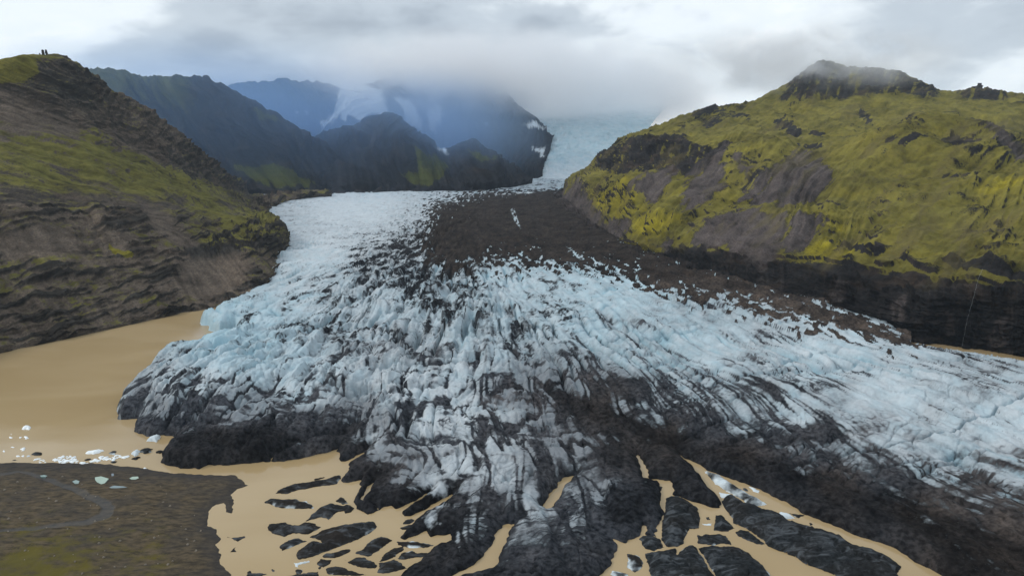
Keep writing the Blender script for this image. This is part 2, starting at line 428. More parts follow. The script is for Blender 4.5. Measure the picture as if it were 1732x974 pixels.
def build_glacier():
    nu = 1130
    # rows spaced evenly as seen from the drone: fine near, coarse far
    yy = np.linspace(185, 2600, 6000); zz = zfar(yy)
    _, pyv = project(np.stack([yy * 0, yy, zz], -1))
    rows = np.interp(np.linspace(pyv[0], pyv[-1], 640), pyv[::-1], yy[::-1])
    cols = np.linspace(-.66, 1.14, nu)
    y = np.repeat(rows[:, None], nu, 1); x = y * cols[None]
    z0, s, px, py = glacier_height(x, y)
    O = at_z(775., 392., 33.)
    # flow-aligned coordinates: radial below the throat, down-valley in the trunk
    wx = x + 9 * fbm2(x / 70, y / 90, 2, 11) + 1.6 * perlin2(x / 14, y / 30, 14); wy = y + 9 * fbm2(x / 70, y / 90, 2, 21) + 2.5 * perlin2(x / 14, y / 30, 24)
    dx, dy = wx - O[0], wy - (O[1] + 120)
    r = np.hypot(dx, dy); th = np.arctan2(dx, -dy)
    U = th * 330; V = r
    amp = idw(px, py, [(300, 680, 3.6), (240, 700, 2.4), (450, 600, 4.6), (650, 520, 5.6), (650, 650, 5), (800, 560, 6), (900, 640, 4.6), (750, 740, 3.4), (900, 780, 2.4), (1000, 500, 2.6), (1100, 560, 3.6), (1300, 620, 2.8),
                       (1500, 680, 2.4), (1700, 780, 2.2), (1200, 700, 2.2), (1100, 720, 1.6), (1400, 850, 1.3), (1250, 780, 1.5), (550, 400, .8), (600, 350, .35), (750, 335, .3), (500, 480, 1.8), (850, 400, .6), (900, 350, .4), (950, 430, .6),
                       (720, 420, 2.6), (720, 880, .7), (1000, 880, .8), (350, 765, .8), (480, 750, 1.2), (620, 830, 1.2), (1000, 720, 1.8), (1600, 900, 1.2), (1050, 800, 1.1)])
    sp = np.clip(s, 0, 1e6)
    amp = 1.45 * amp * (1 - np.exp(-sp / 6.0)) + .25 * (s > 0)
    mor = pmask(px, py, MOR, 38, 14 * fbm2(x / 30, y / 60, 3, 31))
    mor_h = sstep(.3, 1.0, mor)
    mor = sstep(.40, .56, mor + (.95 * fbm2(x / 7, y / 19, 4, 33, .6) + .5 * fbm2(U / 6, V / 60, 3, 35)) * (1 - .75 * sstep(800, 900, px) * sstep(440, 360, py)) * (mor > .02))
    # --- relief
    lobe = sstep(930, 1120, px + .5 * (py - 500)) * sstep(455, 520, py)          # right-hand lobe: low flow-aligned ribs
    R1 = fbm2(U / 15, V / 190, 4, 41, .6, 2.0, True)                # long radial fins
    R2 = fbm2(U / 90, V / 34, 4, 47, .58, 2.0, True)                # arcs across the flow
    nC = perlin2(U / 8, V / 190, 53); C1 = np.exp(-(nC / .085) ** 2) * sstep(-.15, .35, perlin2(U / 60, V / 90, 55))
    nD = perlin2(U / 70, V / 20, 57); C2 = np.exp(-(nD / .06) ** 2) * sstep(-.1, .3, perlin2(U / 40, V / 60, 59))
    f1, f2, idh, ox, oy = worley2(U / 6.5, V / 21, 2)
    blk = (_HU[idh] - .5) * 1.0 + ox * (_HV[idh] - .5) * 1.8 + oy * (_HW[idh] - .5) * 1.8
    gap = sstep(.0, .16, f2 - f1)
    block_w = idw(px, py, [(300, 680, .9), (450, 600, .9), (650, 520, .6), (800, 500, .8), (650, 680, .9), (800, 600, .6), (900, 640, .5), (1100, 560, .25), (1300, 620, .1), (1600, 700, .1), (600, 380, .15), (800, 780, .35), (1000, 720, .1), (1300, 800, .05), (350, 765, .05)])
    fine = fbm2(U / 4.0, V / 26., 4, 61, .6, 2.1, True)
    ribs = fbm2(U / 7.5, V / 420, 3, 63, .6, 2.0, True)
    R0 = fbm2(U / 46, V / 330, 2, 43, .5, 2.0, True); R3 = fbm2(U / 210, V / 62, 2, 49, .5, 2.0, True)
    rel = (1 - .8 * lobe) * (.8 * R0 + .5 * R3 - .35 + .85 * R1 + .4 * R2 + .6 * block_w * blk * gap - .35 * block_w * (1 - gap)) - (1 - .5 * lobe) * 1.2 * C1 - .9 * C2 + .24 * fine + lobe * (1.0 * ribs + .55 * R2 + .25 * R1)
    g1, g2, gid, gx, gy = worley2(wx / 8 + wy / 40, wy / 22 - wx / 50, 6)
    facw = sstep(560, 660, py) * sstep(1120, 960, px) * sstep(2, 12, s) * (1 - .85 * sstep(815, 880, py))
    fac = facw * (1.3 * (_HU[gid] - .5) + 2.4 * gx * (_HV[gid] - .5) + 2.4 * gy * (_HW[gid] - .5) - .6 * (1 - sstep(0, .10, g2 - g1)))
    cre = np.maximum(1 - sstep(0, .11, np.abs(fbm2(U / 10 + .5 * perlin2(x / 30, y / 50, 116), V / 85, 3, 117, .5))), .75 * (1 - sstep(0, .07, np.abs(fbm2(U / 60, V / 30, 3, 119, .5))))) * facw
    z0 = z0 - 1.0 * cre * (s > 4)
    big = fbm2(x / 120, y / 120, 3, 71)
    crk = np.exp(-(perlin2(x / 16 + y / 40, y / 34, 73) / .03) ** 2) + np.exp(-(perlin2(x / 22 - y / 30, y / 26, 74) / .03) ** 2)
    skin = (.85 * fbm2(x / 6, y / 10, 5, 75, .62, 2.1, True) - 1.1 * crk * sstep(-.1, .3, perlin2(x / 40, y / 50, 76))) * sstep(560, 420, y) * (1 - np.exp(-sp / 4))
    z = z0 + skin + fac + amp * (rel * (1 - .25 * facw) + .2) + np.clip(amp, 0, 1.2) * 3.0 * big * (s > 20)
    z = z + mor_h * 7.0 * sstep(560, 900, y) + mor * ( 2.6 * fbm2(x / 26, y / 60, 5, 81, .6) + 1.6 * fbm2(x / 60, y / 14, 4, 83, .6, 2.1, True))
    z = np.where(s > 0, np.maximum(z, np.minimum(.35 + sp * .25, .9 + 0 * sp)), z0)
    P = np.stack([x, y, z], -1)
    px, py = project(P)
    # --- debris and colour fields
    D = idw(px, py, [(300, 650, .5), (230, 690, .68), (250, 725, .78), (350, 765, 1.1), (450, 740, .95), (560, 735, .8), (420, 600, .36), (380, 555, .05), (430, 540, .1), (500, 520, .22), (550, 430, .1), (600, 350, .06), (480, 400, .16), (450, 380, .3),
                     (650, 500, .32), (600, 600, .42), (520, 660, .48), (420, 680, .58), (700, 650, .38), (780, 560, .32), (750, 720, .36), (650, 740, .5), (620, 800, .78), (680, 840, .78), (850, 720, .42), (850, 800, .42), (770, 790, .4), (720, 790, .5),
                     (930, 660, .62), (1000, 700, .85), (1050, 660, .75), (950, 600, .45), (880, 560, .34), (1000, 560, .15), (1050, 500, .06), (1100, 600, .2), (1200, 600, .06), (1400, 600, .0), (1500, 660, .05), (1700, 720, .05),
                     (1600, 740, .14), (1732, 835, .42), (1500, 745, .28), (1350, 700, .25), (1200, 660, .35), (1150, 705, .66), (1300, 752, .66), (1400, 785, .66), (1550, 835, .66), (1700, 885, .64), (1480, 775, .5), (1620, 815, .5), (1050, 770, .86), (1230, 705, .55), (1380, 745, .52), (1200, 800, .95), (1400, 870, .98), (1550, 930, .98),
                     (1000, 830, .6), (930, 850, .4), (1060, 860, .92), (800, 900, .56), (900, 930, .74), (980, 940, .78), (860, 870, .5), (830, 960, .78), (900, 970, .78), (880, 900, .62), (1150, 800, 1.0), (700, 950, .95), (740, 890, .7), (1250, 830, 1.0), (720, 465, .52), (780, 455, .5), (625, 457, .5), (690, 440, .55), (660, 462, .45), (850, 470, .15)])
    D = D - .17 * facw * sstep(.95, .6, D) - .08 * sstep(640, 520, px) * sstep(560, 620, py) * sstep(.9, .6, D)
    core = pmask(px, py, [(905, 640), (1000, 672), (1100, 712), (1200, 745), (1320, 778), (1500, 832), (1740, 915), (1900, 980), (1900, 1040), (1600, 1000), (1440, 905), (1250, 815), (1140, 770), (1060, 735), (980, 705), (920, 670)], 18, 14 * fbm2(th * 60, V / 160, 3, 89))
    D = np.maximum(D, (.86 + .3 * fbm2(th * 40, V / 120, 3, 87)) * core)
    st1 = fbm2(U / 8 + 1.2 * perlin2(x / 25, y / 40, 91), V / 90, 4, 93, .6)       # foliation streaks along the flow
    st2 = fbm2(x / 13, y / 19, 4, 97, .6); st3 = fbm2(U / 40, V / 8, 3, 99, .6)
    fol = np.exp(-(perlin2(U / 3.4 + 1.5 * perlin2(x / 12, y / 12, 95), V / 26, 96) / .10) ** 2) * sstep(-.3, .3, perlin2(x / 30, y / 45, 98))
    fol2 = np.exp(-(perlin2(U / 28, V / 3.6 + 1.5 * perlin2(x / 15, y / 15, 100), 101) / .10) ** 2) * sstep(-.2, .3, perlin2(x / 35, y / 50, 102))
    fade_f = .25 + .75 * sstep(1250, 700, y)
    ash = np.exp(-(perlin2(th * 75, V / 260, 90) / .07) ** 2) * sstep(-.35, .25, perlin2(th * 20, V / 120, 92))
    ash2 = np.exp(-(perlin2(th * 150, V / 180, 104) / .09) ** 2) * sstep(-.2, .3, perlin2(th * 30, V / 90, 106))
    fan = sstep(1.2, .7, D) * sstep(1000, 700, y)
    dirt_shade = D + .46 * st1 + (.40 - .22 * lobe) * st2 + (.26 - .12 * lobe) * st3 + (.24 * fol * (1 - .4 * lobe) + .20 * fol2) * fade_f + (.16 + .24 * lobe) * (ash + .8 * ash2) * fade_f + .12 * lobe * (ribs < -.1) - .06 * facw + .42 * cre * sstep(.95, .6, D)  # creases and rib troughs darkened: painted shade together with trapped debris
    dirt_shade = np.clip(.5 + (dirt_shade - .5) * 1.15, -.2, 1.2)
    dirt_shade = np.where(s < 3.0, dirt_shade + .2 * sstep(330, 480, px) * (1 - sp / 3), dirt_shade)
    # dark splinters below the moraine
    dirt_shade = np.maximum(dirt_shade, 1.1 * mor)
    holes = sstep(.42, .60, fbm2(x / 9, y / 16, 3, 103) * .8 + .5) * sstep(.15, .5, perlin2(x / 60, y / 120, 105) + .1) * (mor > .5)
    strip = pmask(px, py, [(862, 352), (870, 352), (885, 395), (868, 372)], 3) + pmask(px, py, [(955, 415), (965, 418), (992, 440), (980, 440)], 3)
    dirt_shade = dirt_shade - .9 * np.clip(strip, 0, 1) * (perlin2(x / 4, y / 6, 107) > -.15)
    dirt_shade = dirt_shade - .75 * pmask(px, py, [(1200, 490), (1260, 490), (1420, 545), (1480, 575), (1440, 575), (1330, 550), (1220, 520)], 8) * sstep(-.1, .25, fbm2(x / 7, y / 9, 3, 109))
    brown = idw(px, py, [(1030, 690, .75), (1120, 740, .9), (1250, 770, .9), (1400, 815, .95), (1550, 870, 1), (1700, 920, 1), (1100, 690, .1), (1230, 795, .1), (1100, 860, 0), (1300, 720, .1), (1500, 815, .2), (1380, 770, .2), (1350, 830, .2), (1500, 890, .3), (1200, 720, .1), (900, 740, .25), (750, 720, .0), (850, 800, .2), (800, 650, 0), (900, 900, .1), (620, 830, .3), (350, 760, .4), (700, 940, .3),
                         (450, 600, .0), (700, 650, .0), (1400, 600, .1), (600, 500, 0), (900, 560, 0), (1150, 620, 0), (300, 680, 0), (850, 400, 1), (640, 800, .5), (980, 860, .1), (860, 680, .5)])
    brown = np.clip(brown * .72 + .3 * st2 - .05, 0, 1); brown = np.maximum(brown, np.clip(mor * (.9 + .25 * st2), 0, 1))
    blue = idw(px, py, [(380, 550, 1.1), (420, 530, .8), (520, 470, .35), (780, 500, .6), (1000, 520, .75), (1150, 570, .65), (900, 540, .6), (1300, 600, .35), (1500, 680, .3), (600, 380, -.1), (560, 360, -.2), (700, 620, .2), (300, 660, .3), (1700, 780, .3), (1250, 640, .5), (800, 760, .0)])
    blue = np.clip(.08 + blue * .75 + .5 * fbm2(x / 10, y / 15, 4, 111) - .12 + (.55 * C1 + .45 * C2) * sstep(.75, .4, D), 0, 1)
    keep = ((s[:-1, :-1] > -9) | (s[1:, 1:] > -9) | (s[:-1, 1:] > -9) | (s[1:, :-1] > -9))
    # leave out ice buried deep inside the valley walls
    cpx = px[:-1, :-1]; cpy = py[:-1, :-1]
    keep &= ~((cpx > 1150) & (cpy < 440)) & (sdist(cpx, cpy, [(-400, 250), (430, 250), (428, 372), (452, 395), (462, 425), (450, 462), (424, 495), (384, 512), (300, 529), (0, 596), (-400, 680)]) < 2)
    keep &= sdist(cpx, cpy, [(1540, 400), (2200, 400), (2200, 690), (1990, 658), (1800, 622), (1732, 611), (1600, 591), (1540, 581)]) < 0
    V_, Q_, A_ = compact(P.reshape(-1, 3), grid_quads(*x.shape, keep=keep), dict(dirt_shade=dirt_shade.ravel(), brown=brown.ravel(), blue=blue.ravel(), tone=np.clip(.62 + .7 * st1 + .6 * st2 + .35 * fol2 + mor * (.8 * fbm2(x / 30, y / 18, 4, 115, .65) + .25) + (1 - core) * 1.1 * np.maximum(np.maximum(facw, sstep(640, 520, px) * sstep(560, 620, py)), .8 * lobe) * (1 + 1.2 * st2) * sstep(.95, .7, D), .18, 3.2).ravel(), film=np.clip(np.minimum(D * .95, .58) + .3 * st2 + .25 * st1 + .08 + .55 * facw * sstep(.2, .4, D) + .12 * lobe + .3 * fol * (D > .15) + .25 * ash, 0, 1).ravel()))
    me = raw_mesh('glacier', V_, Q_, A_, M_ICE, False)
    tag(link('glacier', me), 'crevassed valley glacier spreading into a blue white and soot black lobe', 'glacier', kind='structure')
build_glacier()

# ------------------------------------------------------------------ lofted mountains
def catmull(C, t):
    """C [n,...] control values, t in [0, n-1] -> interpolated"""
    n = C.shape[0]; i = np.clip(np.floor(t).astype(int), 0, n - 2); f = (t - i)
    f = f.reshape(f.shape + (1,) * (C.ndim - 1))
    p1, p2 = C[i], C[i + 1]; p0 = C[np.maximum(i - 1, 0)]; p3 = C[np.minimum(i + 2, n - 1)]
    m1 = (p2 - p0) * .5; m2 = (p3 - p1) * .5
    f2, f3 = f * f, f * f * f
    h = (2 * f3 - 3 * f2 + 1) * p1 + (f3 - 2 * f2 + f) * m1 * .6 + (-2 * f3 + 3 * f2) * p2 + (f3 - f2) * m2 * .6
    return h

def loft(rows, nu, nv, vw=None):
    C = np.array([[at_z(p[0], p[1], p[2][0]) if isinstance(p[2], tuple) else at_depth(*p) for p in r] for r in rows])   # [rows, cols, 3]; (z,) anchors a point at a height
    tu = np.linspace(0, C.shape[1] - 1, nu)
    if vw is None: tv = np.linspace(0, C.shape[0] - 1, nv)
    else:
        cs = np.concatenate([[0], np.cumsum(vw)]); cs = cs / cs[-1]
        tv = np.interp(np.linspace(0, 1, nv), cs, np.arange(len(cs)))
    S = catmull(C, tv)                                              # [nv, cols, 3]
    return catmull(S.transpose(1, 0, 2), tu).transpose(1, 0, 2), tu, tv

def normals(P):
    du = np.gradient(P, axis=1); dv = np.gradient(P, axis=0)
    n = np.cross(du, dv); n /= np.linalg.norm(n, axis=-1, keepdims=True) + 1e-9
    flip = (n * (np.array([0, 0, CAMZ + 150]) - P)).sum(-1).mean() < 0
    return -n if flip else n

def terrain(name, P, attrs, material, label, cat):
    A = {k: attrs.get(k, np.zeros(P.shape[:2], np.float32)).ravel() for k in ('moss', 'scree', 'snow', 'yellow', 'tan')}
    A['tone'] = np.asarray(attrs.get('tone', np.ones(P.shape[:2])), np.float32).ravel()
    me = raw_mesh(name, P.reshape(-1, 3), grid_quads(*P.shape[:2]), A, material)
    return tag(link(name, me), label, cat, kind='structure')

def strata(z, x, y, step, seed):
    """stepped basalt beds: how far the rock stands out at a height"""
    zz = (z + 5 * fbm2(x / 90, y / 90, 3, seed)) / step
    k = np.floor(zz); f = zz - k
    ki = (k.astype(np.int32) * 7 + seed) & 255
    hard = _HU[ki]
    return (hard - .5) * 1.0 + (.5 - f) * .9

def left_mountain():
    rows = [
        # water line / ice contact
        [(-330, 690, (-2.,)), (-150, 640, (-2.,)), (0, 602, (-2.,)), (110, 578, (-2.,)), (200, 558, (-2.,)), (300, 536, (-2.,)), (385, 521, (-2.,)), (440, 500, (4.,)), (466, 455, (13.,)), (478, 422, (20.,)), (472, 398, (24.,)), (444, 378, (29.,)), (450, 362, (32.,)), (487, 344, (36.,)), (560, 335, (39.,))],
        # lower cliff top
        [(-330, 560, 420), (-150, 530, 460), (0, 505, 520), (110, 495, 560), (200, 480, 600), (300, 470, 650), (370, 458, 700), (420, 432, 720), (450, 410, 775), (468, 392, 845), (460, 383, 945), (436, 370, 1040), (442, 354, 1170), (478, 338, 1320), (555, 329, 1420)],
        # bench
        [(-330, 400, 500), (-150, 380, 560), (0, 360, 630), (110, 365, 670), (200, 370, 700), (290, 385, 740), (350, 396, 780), (395, 392, 800), (428, 384, 840), (446, 378, 890), (438, 372, 990), (422, 357, 1110), (434, 345, 1230), (470, 334, 1370), (550, 326, 1450)],
        [(-330, 300, 600), (-150, 290, 670), (0, 285, 720), (100, 295, 770), (190, 308, 820), (270, 325, 860), (320, 340, 900), (365, 348, 920), (395, 348, 960), (406, 345, 1010), (404, 340, 1080), (406, 337, 1190), (424, 335, 1300), (462, 331, 1430), (545, 324, 1500)],
        [(-330, 190, 700), (-150, 185, 780), (-10, 180, 830), (90, 195, 880), (170, 225, 930), (235, 258, 980), (285, 284, 1020), (325, 304, 1080), (352, 315, 1140), (368, 318, 1210), (378, 322, 1270), (394, 325, 1350), (418, 328, 1430), (458, 328, 1540), (540, 322, 1610)],
        # skyline
        [(-330, 150, 800), (-150, 128, 850), (0, 103, 880), (52, 93, 900), (88, 96, 930), (140, 129, 990), (185, 160, 1050), (232, 187, 1120), (268, 212, 1180), (300, 238, 1240), (335, 266, 1310), (372, 293, 1390), (408, 316, 1480), (455, 326, 1580), (535, 320, 1650)],
        [(-330, 240, 1000), (-150, 220, 1060), (10, 215, 1090), (75, 215, 1110), (110, 220, 1140), (160, 230, 1180), (205, 245, 1230), (250, 262, 1290), (286, 278, 1340), (318, 290, 1390), (352, 300, 1450), (390, 312, 1530), (425, 325, 1600), (470, 332, 1680), (550, 330, 1750)],
    ]
    P, tu, tv = loft(rows, 620, 430, [1.3, 1.2, 1.0, 1.1, 1.1, .35])
    N = normals(P); x, y, z = P[..., 0], P[..., 1], P[..., 2]
    px, py = project(P); T = tv[:, None] + 0 * tu[None]; Uc = np.cumsum(np.linalg.norm(np.gradient(P, axis=1), axis=-1), 1).mean(0)[None] + 0 * x
    low = sstep(2.6, 1.9, T)                                          # layered cliff belt below the green slope
    fade = sstep(0, .12, T) * (1 - .75 * sstep(4.7, 5.0, T))
    sc1 = np.clip(y / 700, .7, 1.6)
    gul = fbm2((Uc + 1.6 * z) / 46 + 1.2 * perlin2(z / 60, Uc / 90, 9), z / 190, 4, 12, .58, 2.1, True)
    f3 = fbm3(x / 55, y / 55, z / 55, 5, 3, .55)
    ridge_rock = sstep(3.9, 4.6, T) * sstep(60, 140, px)
    st = strata(z, x, y, 9., 5) * low + strata(z, x, y, 4.2, 8) * low * .6
    screepatch = np.clip(pmask(px, py, Z(0, 280, .3336, [(940, 460), (1180, 430), (1290, 520), (1200, 640), (1000, 690), (860, 640), (900, 520)]), 12) + pmask(px, py, [(0, 400), (110, 395), (150, 420), (100, 440), (0, 445)], 12)
                         + pmask(px, py, [(230, 330), (300, 390), (340, 420), (330, 440), (250, 390)], 10), 0, 1)
    disp = (7.5 * gul * (.45 + .55 * np.maximum(low, ridge_rock)) + 9 * f3 + 2.2 * st * (1 - screepatch * .8) * sstep(-.3, .3, perlin2(Uc / 50, z / 25, 90))) * fade * sc1
    disp *= (1 - .55 * screepatch)
    ln_ = fbm2(Uc / 62, z / 4.0 + 1.2 * perlin2(Uc / 70, z / 40, 91) + .3 * perlin2(Uc / 12, z / 20, 88), 3, 92, .6, 2.2)
    led = sstep(.06, .22, ln_ + .22 * fbm2(Uc / 70, z / 40, 3, 89)) * np.clip(low * 1.1 + .75 * ridge_rock + .12, 0, 1) * (1 - .9 * screepatch)
    disp += fade * (3.0 * led * sc1 + 2.6 * (low * (1 - .6 * screepatch) + ridge_rock) * fbm3(x / 13, y / 13, z / 10, 4, 95, .6, 2.1, True))
    cl = pmask(px, py, [(305, 425), (370, 408), (450, 385), (474, 395), (470, 425), (440, 432), (370, 440), (320, 445)], 8)
    disp += cl * 3.0 * fbm2(Uc / 7, z / 40, 3, 22, .55, 2.1, True)
    spikes = ridge_rock * 6 * np.clip(fbm3(x / 18, y / 18, z / 18, 4, 29, .6, 2.1, True), -.4, 1)
    P = P + N * (disp + spikes * .7)[..., None]
    P[..., 2] += sstep(4.55, 4.95, T) * sstep(5.9, 5.2, T) * sstep(80, 110, px) * (6.5 * np.clip(fbm2(Uc / 20, y / 200, 3, 99, .6, 2.1, True) + .1, 0, 1) + 3.5 * np.clip(fbm2(Uc / 6, y / 60, 3, 94, .6, 2.1, True), -.2, 1))
    # colour fields
    slope = normals(P)[..., 2]
    n = fbm2(x / 40, y / 40 + z / 30, 4, 33); k_ = 1.0 + 1.4 * sstep(1.6, 2.6, T); Us = Uc + k_ * z; n2 = fbm2(Us / 12, z / 80, 4, 35, .62)
    moss = idw(px, py, [(20, 120, 1.1), (80, 130, .35), (100, 190, .2), (30, 200, .0), (0, 160, .1), (150, 190, .35), (60, 260, .75), (150, 260, .7), (20, 300, .5), (110, 300, .55), (220, 260, .65), (250, 300, .75), (320, 310, .7), (200, 200, .35), (270, 240, .1), (340, 290, .1), (350, 330, .5), (420, 330, .2), (400, 350, .3),
                     (30, 340, .25), (100, 360, .2), (180, 350, .15), (250, 370, .1), (70, 420, .35), (30, 450, .4), (120, 470, .25), (200, 420, .12), (300, 450, .0), (380, 450, .0), (100, 520, .25), (200, 520, .12), (50, 560, .2), (400, 385, .85), (440, 380, .9), (360, 390, .5), (450, 430, .3), (260, 400, .3), (440, 350, .05)], 3.5)
    moss = moss + .55 * n + .45 * n2 + .5 * (slope - .6) - .9 * sstep(.62, .35, slope) - .5 * led
    moss = np.maximum(moss, 1.1 * pmask(px, py, [(-100, 100), (52, 92), (60, 110), (64, 125), (40, 138), (20, 142), (-100, 142)], 4))
    moss = np.maximum(moss, pmask(px, py, Z(0, 280, .3336, [(545, 405), (600, 440), (670, 475), (660, 492), (620, 485), (560, 440)]), 2))
    moss *= 1 - .85 * screepatch
    moss *= 1 - .8 * pmask(px, py, [(-80, 150), (20, 145), (60, 165), (110, 190), (150, 215), (120, 225), (60, 205), (-80, 190)], 9, 8 * n2)
    moss *= 1 - .7 * pmask(px, py, [(150, 195), (185, 215), (230, 240), (290, 270), (280, 280), (220, 255), (165, 225)], 6, 6 * n2)
    scree = np.clip(idw(px, py, [(30, 180, 1), (100, 200, .8), (200, 240, .8), (100, 150, .2), (300, 320, .3), (60, 340, .3), (100, 420, .5), (200, 480, .5), (330, 480, .9), (400, 480, .8), (150, 560, .3), (300, 420, .7), (430, 420, 0)]) + .4 * n2, 0, 1)
    scree = np.clip(np.maximum(scree, .85 * low) - .85 * led * low - .8 * cl - .5 * sstep(.5, .3, slope), 0, 1)
    yel = pmask(px, py, Z(0, 280, .3336, [(545, 405), (600, 440), (670, 475), (660, 492), (620, 485), (560, 440)]), 2) * .5 + .2 * pmask(px, py, [(-100, 100), (52, 92), (60, 110), (64, 125), (40, 138), (20, 142), (-100, 142)], 4)
    tone = np.clip(1 + .75 * fbm2(Us / 7 + .6 * perlin2(Uc / 30, z / 30, 96), z / 70, 4, 97, .62) + .55 * fbm2(x / 60, y / 60 + z / 50, 3, 98) + .7 * fbm3(x / 14, y / 14, z / 6, 4, 93, .65) - .45 * led * sstep(.62, .4, slope), .25, 2.0)
    terrain('mountain_left', P, dict(moss=moss, scree=scree, yellow=yel, tone=tone), M_LEFT, 'steep valley side of mossy slopes above layered brown cliffs, left of the lagoon', 'mountain')
left_mountain()

def right_mountain():
    rows = [
        [(2050, 690, (-2.,)), (1880, 640, (-2.,)), (1732, 606, (-2.,)), (1640, 591, (-2.,)), (1540, 577, (-1.,)), (1430, 555, (2.,)), (1330, 525, (6.,)), (1240, 500, (10.,)), (1150, 478, (14.,)), (1085, 462, (17.,)), (1035, 442, (20.,)), (990, 407, (25.,)), (955, 368, (31.,)), (942, 347, (35.,)), (943, 334, (39.,)), (958, 325, (44.,))],
        [(2050, 530, 410), (1880, 512, 450), (1732, 498, 482), (1640, 500, 500), (1540, 500, 520), (1430, 478, 565), (1330, 455, 615), (1240, 445, 662), (1150, 436, 715), (1090, 428, 765), (1045, 412, 830), (1006, 384, 930), (970, 352, 1120), (952, 336, 1270), (952, 326, 1390), (966, 318, 1480)],
        [(2050, 440, 520), (1880, 420, 560), (1732, 405, 590), (1640, 405, 600), (1540, 395, 630), (1440, 380, 680), (1345, 365, 730), (1260, 355, 780), (1175, 348, 840), (1110, 340, 900), (1060, 335, 970), (1020, 330, 1060), (990, 318, 1230), (968, 318, 1360), (962, 318, 1460), (974, 312, 1560)],
        [(2050, 330, 680), (1880, 300, 720), (1732, 290, 760), (1640, 280, 780), (1545, 285, 810), (1450, 290, 850), (1365, 285, 890), (1290, 275, 930), (1215, 275, 980), (1150, 280, 1020), (1095, 285, 1080), (1050, 288, 1160), (1012, 295, 1320), (985, 303, 1450), (974, 310, 1540), (982, 306, 1640)],
        [(2050, 290, 820), (1880, 270, 850), (1732, 250, 880), (1650, 208, 930), (1560, 213, 960), (1470, 250, 950), (1385, 258, 980), (1310, 244, 1040), (1240, 238, 1080), (1170, 238, 1120), (1110, 240, 1170), (1062, 246, 1250), (1026, 270, 1380), (996, 294, 1490), (982, 304, 1590), (990, 300, 1700)],
        [(2050, 275, 1050), (1880, 245, 1080), (1732, 222, 1120), (1650, 205, 1150), (1560, 206, 1160), (1470, 224, 1170), (1390, 230, 1180), (1320, 230, 1200), (1250, 230, 1230), (1185, 234, 1260), (1125, 240, 1290), (1066, 248, 1340), (1034, 258, 1430), (1004, 286, 1530), (988, 300, 1620), (996, 296, 1800)],
        [(2050, 240, 1350), (1880, 200, 1380), (1732, 182, 1400), (1650, 175, 1420), (1575, 172, 1440), (1500, 176, 1450), (1420, 176, 1460), (1350, 188, 1460), (1280, 202, 1440), (1200, 212, 1410), (1130, 228, 1400), (1062, 242, 1420), (1040, 246, 1490), (1010, 280, 1570), (992, 297, 1650), (1000, 293, 1820)],
        [(2050, 220, 1600), (1880, 175, 1600), (1732, 163, 1600), (1660, 152, 1620), (1598, 158, 1650), (1520, 122, 1680), (1440, 114, 1690), (1385, 104, 1700), (1338, 140, 1680), (1270, 177, 1620), (1200, 187, 1560), (1110, 219, 1500), (1052, 238, 1490), (1020, 272, 1620), (998, 292, 1690), (1006, 289, 1850)],
        [(2050, 300, 1900), (1880, 260, 1900), (1732, 250, 1900), (1660, 245, 1900), (1598, 240, 1920), (1520, 235, 1950), (1440, 230, 1950), (1395, 225, 1950), (1350, 230, 1940), (1300, 240, 1880), (1240, 245, 1820), (1160, 260, 1760), (1100, 275, 1750), (1050, 290, 1800), (1020, 300, 1850), (1025, 300, 1950)],
    ]
    P, tu, tv = loft(rows, 900, 470, [1.5, 1.3, 1.3, .7, .5, .5, .7, .25])
    N = normals(P); x, y, z = P[..., 0], P[..., 1], P[..., 2]
    px, py = project(P); T = tv[:, None] + 0 * tu[None]; Uc = np.cumsum(np.linalg.norm(np.gradient(P, axis=1), axis=-1), 1).mean(0)[None] + 0 * x
    cliff = sstep(1.25, .95, T)
    ledge = sstep(1.9, 1.2, T)
    fade = sstep(0, .08, T) * (1 - .7 * sstep(6.75, 7.0, T))
    macro = fbm3(x / 170, y / 170, z / 110, 3, 44, .5)
    crag = np.clip(pmask(px, py, Z(940, 180, .308, [(260, 300), (340, 230), (480, 190), (690, 185), (870, 270), (960, 240), (870, 320), (740, 370), (600, 400), (480, 400), (330, 400), (280, 370)]), 8)
                   + pmask(px, py, [(1320, 170), (1340, 128), (1380, 104), (1440, 112), (1520, 120), (1590, 155), (1580, 168), (1500, 155), (1420, 165)], 8) * .62
                   + .8 * pmask(px, py, [(1620, 158), (1645, 148), (1700, 150), (1705, 165), (1640, 168)], 5), 0, 1)
    f3 = fbm3(x / 75, y / 75, z / 60, 5, 43, .52)
    Us = Uc + 1.35 * z; gul = fbm2(Us / 60 + 1.0 * perlin2(z / 70, Uc / 120, 49), z / 230, 4, 52, .55, 2.1, True)
    st = strata(z, x, y, 7.0, 15); st2 = strata(z, x, y, 3.2, 18)
    col = fbm2(Uc / 9, z / 45, 4, 62, .6, 2.1, True)                    # basalt columns and chimneys on the cliff
    disp = 13 * f3 * (.35 + .65 * sstep(1, 2, T)) * (1 - .5 * sstep(4.3, 5.5, T)) + 10 * gul * sstep(.9, 1.8, T) * (1 - .75 * sstep(3.8, 4.8, T)) - 5 * sstep(4.4, 5.2, T) * sstep(7.1, 6.7, T) + cliff * (2.6 * st + 1.4 * st2 + 3.0 * col) + (ledge - cliff).clip(0, 1) * 2.0 * st * sstep(1150, 1400, px)
    disp += crag * (5 * fbm2(Uc / 13, z / 50, 4, 66, .55, 2.1, True) + 3 * st)
    ln_ = fbm2(Uc / 30, z / 4.5 + 1.6 * perlin2(Uc / 55, z / 30, 191), 3, 192, .55)
